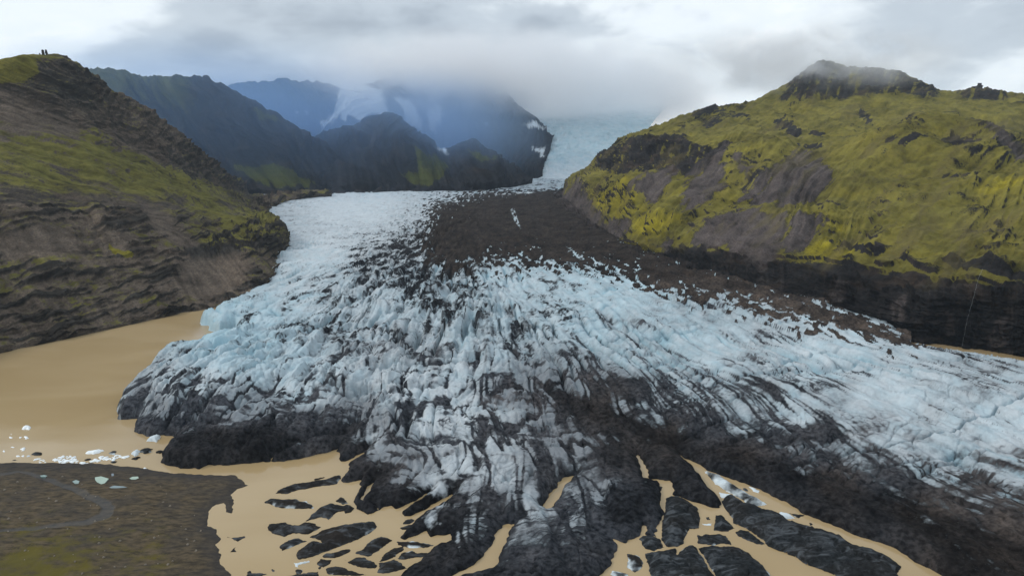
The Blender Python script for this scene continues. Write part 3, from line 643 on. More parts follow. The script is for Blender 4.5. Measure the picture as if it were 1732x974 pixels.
    led = sstep(.10, .28, ln_) * np.clip(1.0 * (ledge - cliff).clip(0, 1) * sstep(1330, 1430, px) + .9 * cliff + .55 * crag + .35 * sstep(5.8, 6.6, T) + .55, 0, 1) * sstep(-.25, .25, perlin2(Uc / 90, z / 60, 193) + .35 * cliff)
    fin = fbm2(Us / 16 + .8 * perlin2(z / 25, Uc / 40, 194), z / 110, 4, 195, .6, 2.1, True)
    disp += 4.2 * led + 2.8 * fin * (1 - .5 * cliff) + 30 * macro * sstep(1.2, 2.2, T) * sstep(5.2, 4.2, T) + (1.5 + 2.5 * crag + 2.2 * cliff) * fbm3(x / 14, y / 14, z / 10, 4, 196, .6, 2.1, True) * (.35 + .65 * np.maximum(crag, cliff))
    hum = fbm2(x / 45, y / 70, 5, 70, .55)
    disp += sstep(4.2, 5.2, T) * sstep(7.0, 6.4, T) * 11 * hum
    sky_rock = sstep(6.5, 7, T) * sstep(1340, 1200, px)
    disp = disp * fade + sky_rock * 9 * np.clip(fbm3(x / 16, y / 16, z / 16, 4, 74, .6, 2.1, True), -.3, 1)
    P = P + N * disp[..., None]
    P[..., 2] += sstep(6.3, 6.95, T) * (5 * np.round(2.2 * fbm2(Uc / 38, y / 200, 3, 197)) / 2.2 + 3.5 * fbm2(Uc / 9, y / 30, 3, 198))
    slope = normals(P)[..., 2]
    n = fbm2(x / 55, y / 55 + z / 40, 4, 76); n2 = fbm2(Us / 9, z / 90, 4, 78, .62); n4 = fbm3(x / 12, y / 12, z / 12, 3, 79)
    wob = 22 * n2 + 7 * n4
    H = (940, 180, .308)
    scr = np.zeros(x.shape, np.float32)
    for poly in (Z(*H, [(60, 460), (150, 440), (220, 560), (280, 640), (420, 650), (440, 690), (330, 740), (200, 730), (-20, 560), (-20, 500)]),
                 Z(*H, [(760, 350), (870, 300), (960, 250), (930, 340), (920, 430), (850, 520), (760, 560), (690, 560), (700, 470)]),
                 Z(*H, [(560, 420), (650, 390), (620, 450), (540, 530), (440, 490)]),
                 Z(*H, [(720, 720), (860, 620), (980, 560), (940, 620), (1080, 570), (1140, 600), (1299, 640), (1250, 780), (1150, 900), (1000, 830), (880, 800), (760, 770)]),
                 Z(*H, [(1000, 500), (1100, 420), (1299, 290), (1450, 280), (1480, 300), (1520, 400), (1420, 480), (1280, 520), (1120, 520)]),
                 Z(*H, [(560, 780), (640, 760), (640, 830), (540, 820)]),
                 Z(*H, [(970, 280), (1000, 275), (1040, 330), (1110, 350), (1060, 370), (1000, 360)]),
                 Z(*H, [(1299, 640), (1420, 620), (1490, 640), (1400, 740), (1300, 830), (1250, 800)]),
                 [(1655, 215), (1690, 220), (1732, 262), (1760, 285), (1690, 255)]):
        scr = np.maximum(scr, pmask(px, py, poly, 7, wob))
    moss = .84 + .45 * n + .3 * n2 - 1.0 * sstep(.6, .3, slope) - .55 * led
    moss = moss * (1 - scr * (.80 + .15 * np.clip(2 * n2, -1, 1)))
    moss = moss - 1.6 * cliff - 1.5 * crag * sstep(-.35, .15, fbm2(Uc / 9, z / 60, 3, 93) + .35 * n4 + .1) * (1 - .2 * sstep(200, 160, py))
    dark = np.zeros(x.shape, np.float32)
    R = (1332, 180, .308)
    for poly in (Z(*R, [(230, 765), (300, 770), (400, 765), (470, 785), (540, 800), (480, 815), (400, 810), (360, 790), (260, 780)]),
                 Z(*R, [(120, 130), (200, 140), (190, 160), (130, 155)]), Z(*R, [(0, 90), (60, 120), (80, 150), (20, 150), (0, 140)]), Z(*R, [(60, 215), (160, 210), (190, 230), (120, 245), (60, 240)]),
                 Z(*R, [(395, 0), (430, 20), (470, 90), (440, 80), (400, 40)]), Z(*R, [(850, 350), (1000, 365), (1040, 380), (960, 380)]), Z(*R, [(990, 55), (1015, 60), (1000, 72)]), Z(*R, [(730, 45), (770, 45), (750, 60)]),
                 Z(*R, [(140, 510), (250, 530), (320, 550), (240, 555)]), Z(*R, [(560, 250), (700, 215), (900, 165), (1100, 190), (1000, 200), (800, 195), (640, 260)]),  # last strip paints the shade under the shoulder crest as bare dark rock
                 Z(*H, [(640, 800), (820, 770), (840, 830), (800, 880), (660, 860)]),
                 Z(*H, [(1010, 430), (1120, 360), (1180, 330), (1080, 410), (1020, 445)]),
                 Z(*H, [(1200, 75), (1270, 70), (1290, 110), (1230, 110)]), Z(*H, [(800, 90), (960, 35), (1070, 60), (1060, 75), (960, 50), (830, 110)]), Z(*H, [(730, 25), (920, 15), (920, 25), (740, 45)])):
        dark = np.maximum(dark, pmask(px, py, poly, 3, wob * .6))
    band = sstep(-.10, .25, np.sin(z / 1.9 + 2.2 * perlin2(x / 60, y / 60, 84)) + .9 * perlin2(Uc / 25, z / 6, 86) - .35) * sstep(2.0, 1.05, T) * sstep(1330, 1450, px) * sstep(430, 455, py)
    moss = moss - 1.1 * dark - 1.3 * band
    moss = np.maximum(moss, (.75 + .5 * n4) * pmask(px, py, [(1040, 415), (1100, 405), (1120, 428), (1080, 440), (1040, 430)], 6, wob))
    scree = np.clip(scr + .18 * n2 * (1 - cliff), 0, 1) * (1 - crag * .7) * (1 - dark)
    tanp = np.zeros(x.shape, np.float32)
    G = (1300, 400, .2567)
    for poly in (Z(*G, [(1490, 550), (1560, 535), (1600, 620), (1610, 780), (1440, 770), (1450, 660), (1500, 620)]), Z(*G, [(870, 430), (910, 410), (900, 520), (880, 580)]), Z(*G, [(1170, 500), (1200, 500), (1215, 620), (1180, 640)]),
                 Z(*G, [(440, 300), (510, 300), (515, 520), (440, 500)]), Z(*G, [(810, 450), (860, 450), (845, 550)])):
        tanp = np.maximum(tanp, pmask(px, py, poly, 3, wob * .5))
    scree = np.maximum(scree, .9 * tanp); scree = np.maximum(scree, .55 * cliff * sstep(.15, .55, fbm2(Uc / 6, z / 55, 4, 63, .6)))
    yel = np.zeros(x.shape, np.float32)
    for poly, w in ((Z(*R, [(90, 800), (200, 750), (350, 790), (360, 840), (250, 890), (130, 860)]), .9), (Z(*R, [(1080, 450), (1180, 400), (1299, 440), (1299, 470), (1100, 475)]), .7), (Z(*R, [(230, 690), (290, 665), (300, 680), (250, 700)]), .8),
                    (Z(*H, [(190, 520), (420, 470), (500, 560), (400, 640), (250, 600)]), .6), (Z(*H, [(420, 640), (640, 580), (700, 620), (560, 700), (430, 720)]), .7), (Z(*H, [(930, 330), (970, 310), (940, 430)]), .6), (Z(*H, [(390, 780), (500, 750), (560, 800), (420, 810)]), .6)):
        yel = np.maximum(yel, w * pmask(px, py, poly, 8, wob))
    yel = np.clip(yel + .45 * n + .25 * fbm3(x / 30, y / 30, z / 20, 3, 83) - .05, 0, 1)
    tone = np.clip(1 + .32 * fbm2(Us / 7, z / 80, 4, 87, .64) + .7 * fbm2(x / 70, y / 90 + z / 60, 4, 88) + .95 * fbm3(x / 16, y / 16, z / 7, 4, 85, .65) + .5 * gul * sstep(1, 2, T) - .3 * led, .25, 1.9)
    tone = np.where(cliff > .5, np.clip(tone * .8, .3, 1.5), tone)
    trail = np.exp(-(fbm2(Us / 40, z / 45, 3, 89) / .016) ** 2) * pmask(px, py, [(1430, 270), (1760, 270), (1760, 450), (1420, 430)], 25) * .75
    terrain('mountain_right', P, dict(moss=moss, scree=scree, yellow=yel, tone=tone, tan=np.clip(trail + .5 * sstep(.05, .4, fbm2(Us / 40, z / 50, 4, 82, .6)) * (1 - cliff), 0, .8)), M_RIGHT, 'broad yellow green mossy mountain above dark banded cliffs, right of the glacier', 'mountain')
right_mountain()

def far_ridge(name, rows, label, seed, moss_pts=None, snow_polys=(), moss_polys=(), nu=260, nv=200, amp=1.0, vw=None):
    P, tu, tv = loft(rows, nu, nv, vw)
    N = normals(P); x, y, z = P[..., 0], P[..., 1], P[..., 2]
    px, py = project(P); T = tv[:, None] + 0 * tu[None]; nR = len(rows)
    Uc = np.cumsum(np.linalg.norm(np.gradient(P, axis=1), axis=-1), 1).mean(0)[None] + 0 * x
    fade = sstep(0, .15, T) * (1 - .6 * sstep(nR - 2.4, nR - 2.0, T))
    gul = fbm2(Uc / 85 + 1.3 * perlin2(z / 90, Uc / 150, seed), z / 330, 5, seed + 2, .55, 2.1, True)
    f3 = fbm3(x / 120, y / 120, z / 100, 5, seed + 5, .55)
    disp = amp * (24 * gul + 16 * f3 + 5 * fbm2(Uc / 24, z / 90, 4, seed + 13, .6, 2.1, True)) * fade
    P = P + N * disp[..., None]
    P[..., 2] += amp * 11 * np.clip(fbm2(Uc / 40, y / 60, 5, seed + 7, .65, 2.1, True), -.4, 1) * sstep(nR - 2.3, nR - 2.0, T)
    slope = normals(P)[..., 2]; n2 = fbm2(Uc / 22, z / 120, 4, seed + 9, .6)
    moss = idw(px, py, moss_pts, 4) if moss_pts else 0 * x
    for poly in moss_polys: moss = np.maximum(moss, pmask(px, py, poly, 5, 8 * n2))
    snow = 0 * x
    for poly in snow_polys: snow = np.maximum(snow, pmask(px, py, poly, 3, 7 * n2 + 4 * fbm3(x / 30, y / 30, z / 30, 3, seed + 11)))
    moss = moss + .3 * n2 * (moss > .05)
    scree = np.clip(.3 + .7 * n2, 0, 1)
    tone = np.clip(1 - .5 * gul + .7 * n2, .35, 1.9)
    terrain(name, P, dict(moss=moss, scree=scree, snow=snow, tone=tone), M_FAR, label, 'mountain')

# second ridge on the left, behind the mossy slope
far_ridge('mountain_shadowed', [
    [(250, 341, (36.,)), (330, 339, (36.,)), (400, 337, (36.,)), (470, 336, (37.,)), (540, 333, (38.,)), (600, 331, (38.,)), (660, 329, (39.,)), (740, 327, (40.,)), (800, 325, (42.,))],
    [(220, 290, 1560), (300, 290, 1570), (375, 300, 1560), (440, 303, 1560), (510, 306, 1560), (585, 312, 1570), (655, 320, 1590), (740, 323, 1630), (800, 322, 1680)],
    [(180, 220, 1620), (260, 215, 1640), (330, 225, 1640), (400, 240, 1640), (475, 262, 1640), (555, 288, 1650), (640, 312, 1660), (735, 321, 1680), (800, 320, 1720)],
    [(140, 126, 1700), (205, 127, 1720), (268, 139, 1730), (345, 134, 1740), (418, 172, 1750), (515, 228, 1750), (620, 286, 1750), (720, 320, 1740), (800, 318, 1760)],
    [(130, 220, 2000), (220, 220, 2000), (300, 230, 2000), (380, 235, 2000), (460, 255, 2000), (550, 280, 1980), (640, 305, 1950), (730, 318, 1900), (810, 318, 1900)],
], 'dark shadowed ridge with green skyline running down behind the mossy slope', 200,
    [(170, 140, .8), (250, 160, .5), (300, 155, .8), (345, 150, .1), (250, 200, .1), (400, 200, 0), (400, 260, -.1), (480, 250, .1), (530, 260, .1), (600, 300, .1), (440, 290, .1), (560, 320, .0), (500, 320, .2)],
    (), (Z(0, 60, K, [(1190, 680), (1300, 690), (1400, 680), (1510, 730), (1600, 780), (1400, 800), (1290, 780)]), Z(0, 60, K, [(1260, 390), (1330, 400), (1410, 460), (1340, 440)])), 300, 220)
# pyramid spur in mid distance
far_ridge('mountain_spur', [
    [(540, 330, (38.,)), (600, 328, (40.,)), (660, 327, (40.,)), (720, 326, (41.,)), (780, 325, (42.,)), (830, 322, (43.,)), (870, 318, (44.,)), (900, 312, 1760)],
    [(530, 290, 1680), (595, 285, 1670), (650, 285, 1660), (710, 290, 1660), (765, 300, 1680), (805, 285, 1690), (850, 300, 1740), (890, 305, 1820)],
    [(520, 260, 1820), (585, 240, 1800), (640, 225, 1790), (690, 240, 1790), (735, 262, 1800), (800, 258, 1800), (842, 278, 1840), (880, 298, 1900)],
    [(510, 250, 1950), (580, 226, 1930), (652, 196, 1920), (695, 222, 1920), (745, 262, 1930), (798, 240, 1930), (836, 268, 1950), (872, 295, 1980)],
    [(510, 300, 2200), (580, 285, 2200), (652, 270, 2200), (700, 285, 2200), (745, 300, 2200), (798, 290, 2200), (836, 300, 2200), (880, 310, 2200)],
], 'dark pyramid shaped spur with a green foot at the head of the glacier', 300,
    [(700, 300, 0), (600, 300, 0)], (Z(380, 60, K, [(1060, 570), (1110, 570), (1125, 600), (1070, 590)]),),
    (Z(380, 60, K, [(960, 610), (1040, 630), (1120, 660), (1100, 740), (1050, 780), (960, 760), (880, 710), (980, 700)]), Z(380, 60, K, [(1230, 580), (1270, 600), (1360, 640), (1290, 640), (1250, 620)])), 300, 180, .9)
# far wall with hanging ice
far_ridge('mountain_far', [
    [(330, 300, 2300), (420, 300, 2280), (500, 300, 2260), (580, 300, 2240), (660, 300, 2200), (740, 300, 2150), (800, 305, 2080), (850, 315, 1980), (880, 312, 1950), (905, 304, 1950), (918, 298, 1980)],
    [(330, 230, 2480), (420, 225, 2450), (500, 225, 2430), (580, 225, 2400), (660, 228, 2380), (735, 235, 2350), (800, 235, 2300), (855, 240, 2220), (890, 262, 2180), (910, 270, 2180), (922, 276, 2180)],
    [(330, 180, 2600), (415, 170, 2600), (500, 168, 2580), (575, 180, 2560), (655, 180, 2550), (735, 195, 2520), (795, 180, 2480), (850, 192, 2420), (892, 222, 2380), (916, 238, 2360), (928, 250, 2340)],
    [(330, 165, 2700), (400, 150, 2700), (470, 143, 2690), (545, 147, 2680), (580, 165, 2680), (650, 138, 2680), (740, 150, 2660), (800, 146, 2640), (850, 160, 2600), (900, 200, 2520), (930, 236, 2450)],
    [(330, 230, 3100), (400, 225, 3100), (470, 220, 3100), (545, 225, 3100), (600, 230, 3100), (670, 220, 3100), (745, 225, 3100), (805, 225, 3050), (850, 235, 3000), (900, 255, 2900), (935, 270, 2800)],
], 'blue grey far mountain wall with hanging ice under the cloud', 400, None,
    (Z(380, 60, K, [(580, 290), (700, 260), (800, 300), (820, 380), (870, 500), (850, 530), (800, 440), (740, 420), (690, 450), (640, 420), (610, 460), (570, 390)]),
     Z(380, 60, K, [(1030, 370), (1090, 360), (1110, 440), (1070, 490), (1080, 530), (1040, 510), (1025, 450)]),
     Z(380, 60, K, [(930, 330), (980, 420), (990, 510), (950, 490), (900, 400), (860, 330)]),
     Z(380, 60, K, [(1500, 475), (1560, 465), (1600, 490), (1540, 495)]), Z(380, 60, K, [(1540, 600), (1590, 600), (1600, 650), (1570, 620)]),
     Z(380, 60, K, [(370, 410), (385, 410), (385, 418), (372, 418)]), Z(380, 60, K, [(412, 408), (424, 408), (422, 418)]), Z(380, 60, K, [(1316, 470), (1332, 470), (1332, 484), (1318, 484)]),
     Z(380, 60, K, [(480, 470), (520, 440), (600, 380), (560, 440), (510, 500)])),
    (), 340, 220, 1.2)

# ------------------------------------------------------------------ icefall
def icefall():
    rows = [
        [(820, 330, 1420), (860, 329, 1430), (900, 328, 1450), (940, 328, 1470), (980, 330, 1480), (1020, 333, 1480)],
        [(840, 319, 1700), (872, 318, 1720), (905, 317, 1720), (945, 315, 1740), (985, 315, 1760), (1030, 315, 1780)],
        [(862, 311, 1900), (890, 306, 1950), (915, 302, 1960), (955, 298, 1970), (1000, 296, 1980), (1050, 295, 2000)],
        [(885, 290, 2150), (905, 280, 2150), (930, 272, 2160), (965, 265, 2180), (1010, 262, 2200), (1070, 262, 2200)],
        [(900, 255, 2350), (918, 245, 2380), (940, 238, 2400), (975, 232, 2420), (1025, 230, 2420), (1090, 232, 2420)],
        [(905, 225, 2600), (920, 212, 2650), (945, 205, 2680), (985, 200, 2700), (1040, 198, 2700), (1110, 200, 2700)],
        [(890, 196, 2950), (920, 188, 3000), (955, 182, 3000), (1000, 178, 3000), (1060, 178, 3000), (1130, 180, 3000)],
    ]
    P, tu, tv = loft(rows, 260, 330)
    N = normals(P); x, y, z = P[..., 0], P[..., 1], P[..., 2]; T = tv[:, None] + 0 * tu[None]
    a = 1.0 + 9 * sstep(1.6, 2.6, T)
    f1, f2, idh, ox, oy = worley2(x / 26, y / 22, 4)
    d = a * (.9 * fbm2(x / 40, y / 26, 5, 500, .6, 2.1, True) + .8 * (_HU[idh] - .5) * sstep(0, .25, f2 - f1))
    P = P + N * d[..., None]
    dirt_shade = np.clip(.0 + .35 * fbm2(x / 30, y / 60, 4, 505), 0, .3); blue = np.clip(.55 * sstep(1.8, 3, T) + .5 * fbm2(x / 25, y / 25, 4, 507), 0, 1)
    me = raw_mesh('icefall', P.reshape(-1, 3), grid_quads(*P.shape[:2]), dict(dirt_shade=dirt_shade.ravel(), brown=0 * dirt_shade.ravel(), blue=blue.ravel(), tone=1 + 0 * dirt_shade.ravel(), film=0 * dirt_shade.ravel()), M_ICE)
    tag(link('icefall', me), 'pale blue icefall dropping out of the cloud between the far mountains', 'icefall', kind='structure')
icefall()

# ------------------------------------------------------------------ moraine bank, bottom left
BANK = Z(0, 648, K, [(-1500, 380), (-300, 395), (0, 402), (190, 400), (500, 405), (700, 425), (800, 445), (1000, 460), (1180, 465), (1215, 490), (1260, 515), (1200, 535), (1165, 560), (1180, 600), (1170, 655), (1140, 650), (1130, 605), (1090, 610), (1050, 660),
                     (1060, 720), (1095, 740), (1120, 790), (1085, 815), (1120, 870), (1120, 920), (1160, 974), (1150, 1130), (900, 1500), (-1500, 1500)])
def bank():
    bw = at_z(*np.array(BANK, float).T)[:, :2]
    rows = np.concatenate([np.linspace(120, 195, 30)[:-1], np.linspace(195, 320, 300), np.linspace(320, 345, 12)[1:]])
    cols = np.linspace(-1.25, -.38, 460)
    y = np.repeat(rows[:, None], len(cols), 1); x = y * cols[None]
    s = sdist(x, y, bw) + .5 * perlin2(x / 2.5, y / 2.5, 601) + .9 * perlin2(x / 7, y / 7, 603)
    px, py = project(np.stack([x, y, 0 * x + 1.0], -1))
    sp = np.clip(s, 0, 1e6)
    z = 1.1 * (1 - np.exp(-sp / 5)) + .035 * np.minimum(sp, 90) + (1 - np.exp(-sp / 9)) * (1.3 * fbm2(x / 32, y / 14, 4, 605) + .25 * fbm2(x / 4, y / 4, 3, 607))
    track = np.array([(-40, 812), (10, 803), (35, 800), (60, 806), (95, 817), (125, 829), (150, 842), (172, 852), (184, 862), (176, 876), (150, 888), (110, 893), (60, 899), (-40, 908)], float)
    d = np.full(x.shape, 1e9)
    w = np.interp(px, [-40, 60, 120, 180], [3.5, 4., 6, 9])
    for (ax, ay), (bx, by) in zip(track[:-1], track[1:]):
        ex, ey = bx - ax, (by - ay) * 1.8; qx, qy = px - ax, (py - ay) * 1.8
        t = np.clip((qx * ex + qy * ey) / (ex * ex + ey * ey), 0, 1); d = np.minimum(d, np.hypot(qx - t * ex, qy - t * ey))
    tr = sstep(1.15, .75, (d + 3 * perlin2(x / 5, y / 5, 609)) / w / 1.3)
    z = np.where(s > 0, z - .5 * tr * (1 - np.exp(-sp / 5)), -2.5 * (1 - np.exp(s / 2.)))
    moss = np.clip(-.04 + idw(px, py, [(50, 960, .9), (120, 940, .7), (250, 900, .55), (250, 960, .6), (200, 850, .25), (100, 860, .3), (30, 840, .25), (300, 850, .2), (330, 940, .3), (350, 830, .0), (150, 800, .05), (30, 790, .05), (380, 900, 0), (20, 920, .55)]) + .5 * fbm2(x / 9, y / 5, 4, 611), 0, 1.2)
    wet = sstep(9, 0, s) + .6 * sstep(830, 800, py) + .4 * sstep(.1, .5, fbm2(x / 30, y / 10, 3, 613))
    keep = (s[:-1, :-1] > -5) & (s[1:, 1:] > -5)
    V_, Q_, A_ = compact(np.stack([x, y, z], -1).reshape(-1, 3), grid_quads(*x.shape, keep=keep), dict(moss=moss.ravel(), track=tr.ravel(), wet=np.clip(wet, 0, 1).ravel()))
    tag(link('moraine_bank', raw_mesh('moraine_bank', V_, Q_, A_, M_BANK)), 'low brown gravel bank with yellow moss at the near left shore', 'bank', kind='structure')
    return x, y, z
_bx, _by, _bz = bank()
def bank_z(X, Y):
    k = np.argmin((_bx - X) ** 2 + (_by - Y) ** 2); return float(_bz.ravel()[k])

# ------------------------------------------------------------------ slabs, islands and floes of ice in the water
def islet(name, outline, h, label, cat, group=None, ice=0.0, brown=.6, seed=0, step=None, edge_ice=.34, w=2.2, material=None, z0=0.0):
    pw = at_z(*np.array(outline, float).T, z0)[:, :2]
    c = pw.mean(0); q = pw - c
    x0, y0 = q.min(0) - 2; x1, y1 = q.max(0) + 2
    step = step or max(.45, math.sqrt((x1 - x0) * (y1 - y0) / 2600))
    nx, ny = int((x1 - x0) / step) + 2, int((y1 - y0) / step) + 2
    x, y = np.meshgrid(np.linspace(x0, x1, nx), np.linspace(y0, y1, ny))
    X, Y = x + c[0], y + c[1]
    s = sdist(x, y, q) + .35 * perlin2(X / 1.3, Y / 1.3, seed) + .45 * perlin2(X / 3.5, Y / 3.5, seed + 2)
    sp = np.clip(s, 0, 1e6)
    h = h * 1.25
    z = h * (1 - np.exp(-sp / w)) * (.75 + .35 * fbm2(X / 9, Y / 9, 3, seed + 4)) + .4 * h * (1 - np.exp(-sp / 5)) * fbm2(X / 6 + Y / 9, Y / 5, 4, seed + 6, .55, 2.1, True) - .5 * h * (1 - np.exp(-sp / 4)) * np.exp(-(perlin2(X / 11, Y / 14, seed + 7) / .05) ** 2)
    z = np.where(s > 0, np.maximum(z, .05 + .1 * sp.clip(0, 2)), -1.6 * (1 - np.exp(s / .8)))
    icef = ice + edge_ice * sstep(1.8, .1, s) * sstep(-.1, .4, perlin2(X / 4, Y / 4, seed + 8)) + .25 * perlin2(X / 8, Y / 8, seed + 9)
    br = np.clip(brown + .4 * perlin2(X / 12, Y / 12, seed + 10), 0, 1)
    keep = (s[:-1, :-1] > -1.2) & (s[1:, 1:] > -1.2) & (s[:-1, 1:] > -1.2) & (s[1:, :-1] > -1.2)
    V_, Q_, A_ = compact(np.stack([x, y, z], -1).reshape(-1, 3), grid_quads(ny, nx, keep=keep), dict(ice=icef.ravel(), brown=br.ravel()))
    o = link(name, raw_mesh(name, V_, Q_, A_, material or M_SLAB)); o.location = (c[0], c[1], z0)
    return tag(o, label, cat, group)

N7 = (420, 790, .1889); N2 = (380, 648, K); N1 = (0, 648, K)
GI = 'debris covered ice islands in the lagoon'
ISL = [
    (N7, [(240, 235), (290, 195), (420, 150), (580, 125), (700, 105), (770, 80), (825, 65), (830, 95), (790, 150), (740, 160), (600, 175), (450, 205), (330, 240)], 1.8, 'long thin black ice island pointing down left, topmost of the islands'),
    (N7, [(580, 118), (590, 104), (680, 86), (692, 92), (640, 110)], .7, 'tiny dark sliver just above the long thin black ice island'),
    (N7, [(145, 312), (200, 285), (320, 288), (440, 285), (460, 305), (520, 308), (575, 340), (592, 368), (480, 372), (380, 365), (290, 365), (220, 340)], 1.8, 'flat lens shaped dark ice island with a pale left tip'),
    (N7, [(520, 480), (570, 420), (640, 360), (740, 325), (850, 345), (890, 330), (950, 365), (930, 395), (870, 415), (860, 390), (800, 395), (760, 425), (715, 485), (700, 460), (650, 445)], 2.0, 'curved dark ice island with a ragged notched lower edge'),
    (N7, [(780, 300), (830, 258), (860, 280), (900, 325), (850, 335)], 1.2, 'small pointed dark block on top of the curved ice island'),
    (N7, [(165, 545), (185, 510), (340, 493), (370, 515), (450, 520), (500, 492), (600, 503), (650, 540), (600, 570), (540, 595), (400, 590), (320, 618), (215, 590)], 1.9, 'oblong ragged black ice island of two joined humps'),
    (N7, [(270, 705), (370, 650), (450, 635), (520, 663), (450, 690), (380, 720), (300, 748)], 1.5, 'small tilted dark ice island left of the largest island'),
    (N7, [(430, 760), (500, 710), (575, 660), (660, 680), (650, 650), (550, 625), (700, 560), (850, 520), (1000, 500), (1130, 487), (1155, 530), (1100, 580), (980, 645), (850, 700), (720, 745), (600, 790), (460, 828), (430, 800)], 2.4, 'largest brown black ice island, wide and notched on its left side'),
    (N7, [(955, 768), (1040, 720), (1100, 650), (1190, 620), (1300, 650), (1230, 690), (1160, 750), (1075, 797), (1010, 785)], 1.9, 'plump dark ice island slanting up right of the largest island'),
    (N7, [(665, 790), (700, 765), (740, 770), (850, 730), (910, 730), (915, 750), (850, 790), (780, 810), (680, 808)], 1.3, 'narrow dark ice island just below the largest island'),
    (N7, [(605, 860), (650, 820), (760, 825), (720, 870), (670, 893), (620, 880)], 1.1, 'stubby dark ice island below the narrow one'),
    (N7, [(860, 825), (895, 845), (960, 810), (1040, 805), (1130, 850), (1155, 880), (1130, 905), (1000, 895), (900, 860)], 1.5, 'dark leaf shaped ice island pointing left below the plump one'),
    (N7, [(1180, 840), (1220, 780), (1300, 720), (1390, 710), (1390, 740), (1330, 780), (1320, 800), (1240, 830)], 1.2, 'hooked dark ice island standing above the triangular one'),
    (N7, [(1330, 820), (1380, 760), (1470, 745), (1500, 765), (1588, 760), (1660, 772), (1560, 800), (1400, 825)], 1.1, 'grey streaked low ice island beside the whale backed slab'),
    (N7, [(1150, 940), (1175, 860), (1310, 822), (1360, 850), (1420, 905), (1300, 935), (1200, 955)], 1.6, 'triangular black ice island near the bottom edge'),
    (N7, [(695, 900), (780, 885), (870, 905), (960, 935), (1060, 960), (950, 972), (720, 965), (695, 935)], 1.4, 'tapering dark ice island lying along the bottom edge'),
    (N7, [(410, 930), (440, 905), (490, 920), (470, 950), (430, 958)], .9, 'little round dark ice lump under a pale floe'),
    (N2, [(870, 800), (950, 795), (1065, 815), (1030, 830), (930, 832), (880, 815)], 1.0, 'thin flat blackish ice island with a pale left point'),
    (N2, [(885, 715), (910, 690), (945, 682), (965, 692), (930, 710)], .9, 'small dark floe in the inlet, upper one of two'),
    (N2, [(890, 730), (925, 715), (950, 715), (935, 738), (900, 740)], .8, 'small dark floe in the inlet, lower one of two'),
    (N7, [(-10, 930), (30, 905), (40, 945), (180, 950), (90, 990), (-10, 1000)], 1.0, 'dark ice scrap at the bottom edge nearest the gravel bank'),
    (N7, [(195, 895), (230, 915), (275, 935), (215, 932)], .6, 'thin dark splinter above the bottom scraps'),
    (N7, [(330, 985), (420, 960), (580, 935), (630, 930), (650, 990), (500, 1010)], .9, 'ragged dark ice scrap at the bottom edge under the round lump'),
    (N7, [(618, 892), (650, 890), (662, 905), (630, 915)], .5, 'tiny dark crumb between the stubby and tapering ice islands'),
    (N1, [(1150, 775), (1180, 780), (1235, 770), (1240, 780), (1200, 800)], .7, 'small dark flake out in the pool beside the gravel bank'),
    (N1, [(1163, 852), (1190, 822), (1194, 850)], .7, 'small dark triangle of ice near the gravel bank'),
]
for i, (zz, pts, h, lab) in enumerate(ISL):
    islet('ice_island', Z(*zz, pts), h, lab, 'ice island', GI, seed=700 + i * 13, ice=.28 if 'streaked' in lab or 'pale' in lab else .02)

GS = 'broken ice slabs between the meltwater channels'
SLB = [
    (Q4, [(525, 430), (560, 415), (620, 420), (700, 460), (750, 500), (765, 560), (762, 635), (690, 640), (660, 690), (655, 745), (600, 768), (530, 768), (495, 720), (497, 600), (520, 500)], 3.2, 'tall rounded black ice slab standing between two channels', .0, .1),
    (Q4, [(335, 710), (360, 690), (430, 685), (485, 715), (515, 770), (440, 797), (380, 785)], 2.0, 'round black ice boulder slab at the foot of the tall slab', .0, .1),
    (Q4, [(875, 545), (925, 550), (1005, 635), (960, 660), (860, 655)], 2.2, 'small four sided black ice block in the channel junction', .0, .1),
    (Q4, [(750, 680), (775, 695), (800, 675), (840, 685), (900, 675), (950, 690), (985, 755), (930, 745), (850, 755), (750, 745)], 1.6, 'low black ice raft with ragged ends in the channel', .0, .15),
    (Q4, [(375, 815), (520, 795), (598, 778), (602, 835), (650, 778), (690, 757), (725, 762), (745, 780), (790, 850), (880, 1000), (960, 1150), (440, 1150), (410, 920)], 2.8, 'black ice slab with a white patch on its crown at the bottom edge', .12, .1),
    (Q4, [(752, 775), (850, 766), (1040, 772), (1110, 812), (1190, 882), (1270, 974), (1370, 1150), (975, 1150), (800, 850)], 2.6, 'broad black ice slab with grey scrapes along the wide channel', .16, .1),
    (Q4, [(920, 440), (950, 405), (1000, 415), (1100, 475), (1180, 497), (1300, 530), (1400, 590), (1550, 640), (1590, 650), (1760, 700), (1850, 760), (2000, 800), (2120, 860), (2190, 905), (2150, 960), (2240, 1060), (1800, 1000), (1490, 880), (1460, 850), (1240, 765), (1225, 730), (1110, 650), (1000, 600), (985, 560), (930, 480)], 3.4, 'long black ice ridge running between two channels to the lower right', .05, .12),
    (Q4, [(1015, 665), (1050, 645), (1110, 660), (1225, 750), (1160, 750), (1080, 715), (1030, 692)], 1.6, 'low black ice hump along the flank of the long ridge', .0, .1),
    (Q4, [(255, 815), (330, 830), (370, 870), (355, 920), (310, 950), (250, 910)], 1.3, 'small brownish ice raft with pale streaks near the bottom edge', .3, .6),
]
for i, (zz, pts, h, lab, ic, br) in enumerate(SLB):
    islet('ice_slab', Z(*zz, pts), h, lab, 'ice slab', GS, seed=1200 + i * 17, ice=ic, brown=br, w=3.0)
GW = 'pale ice floes in the channels'
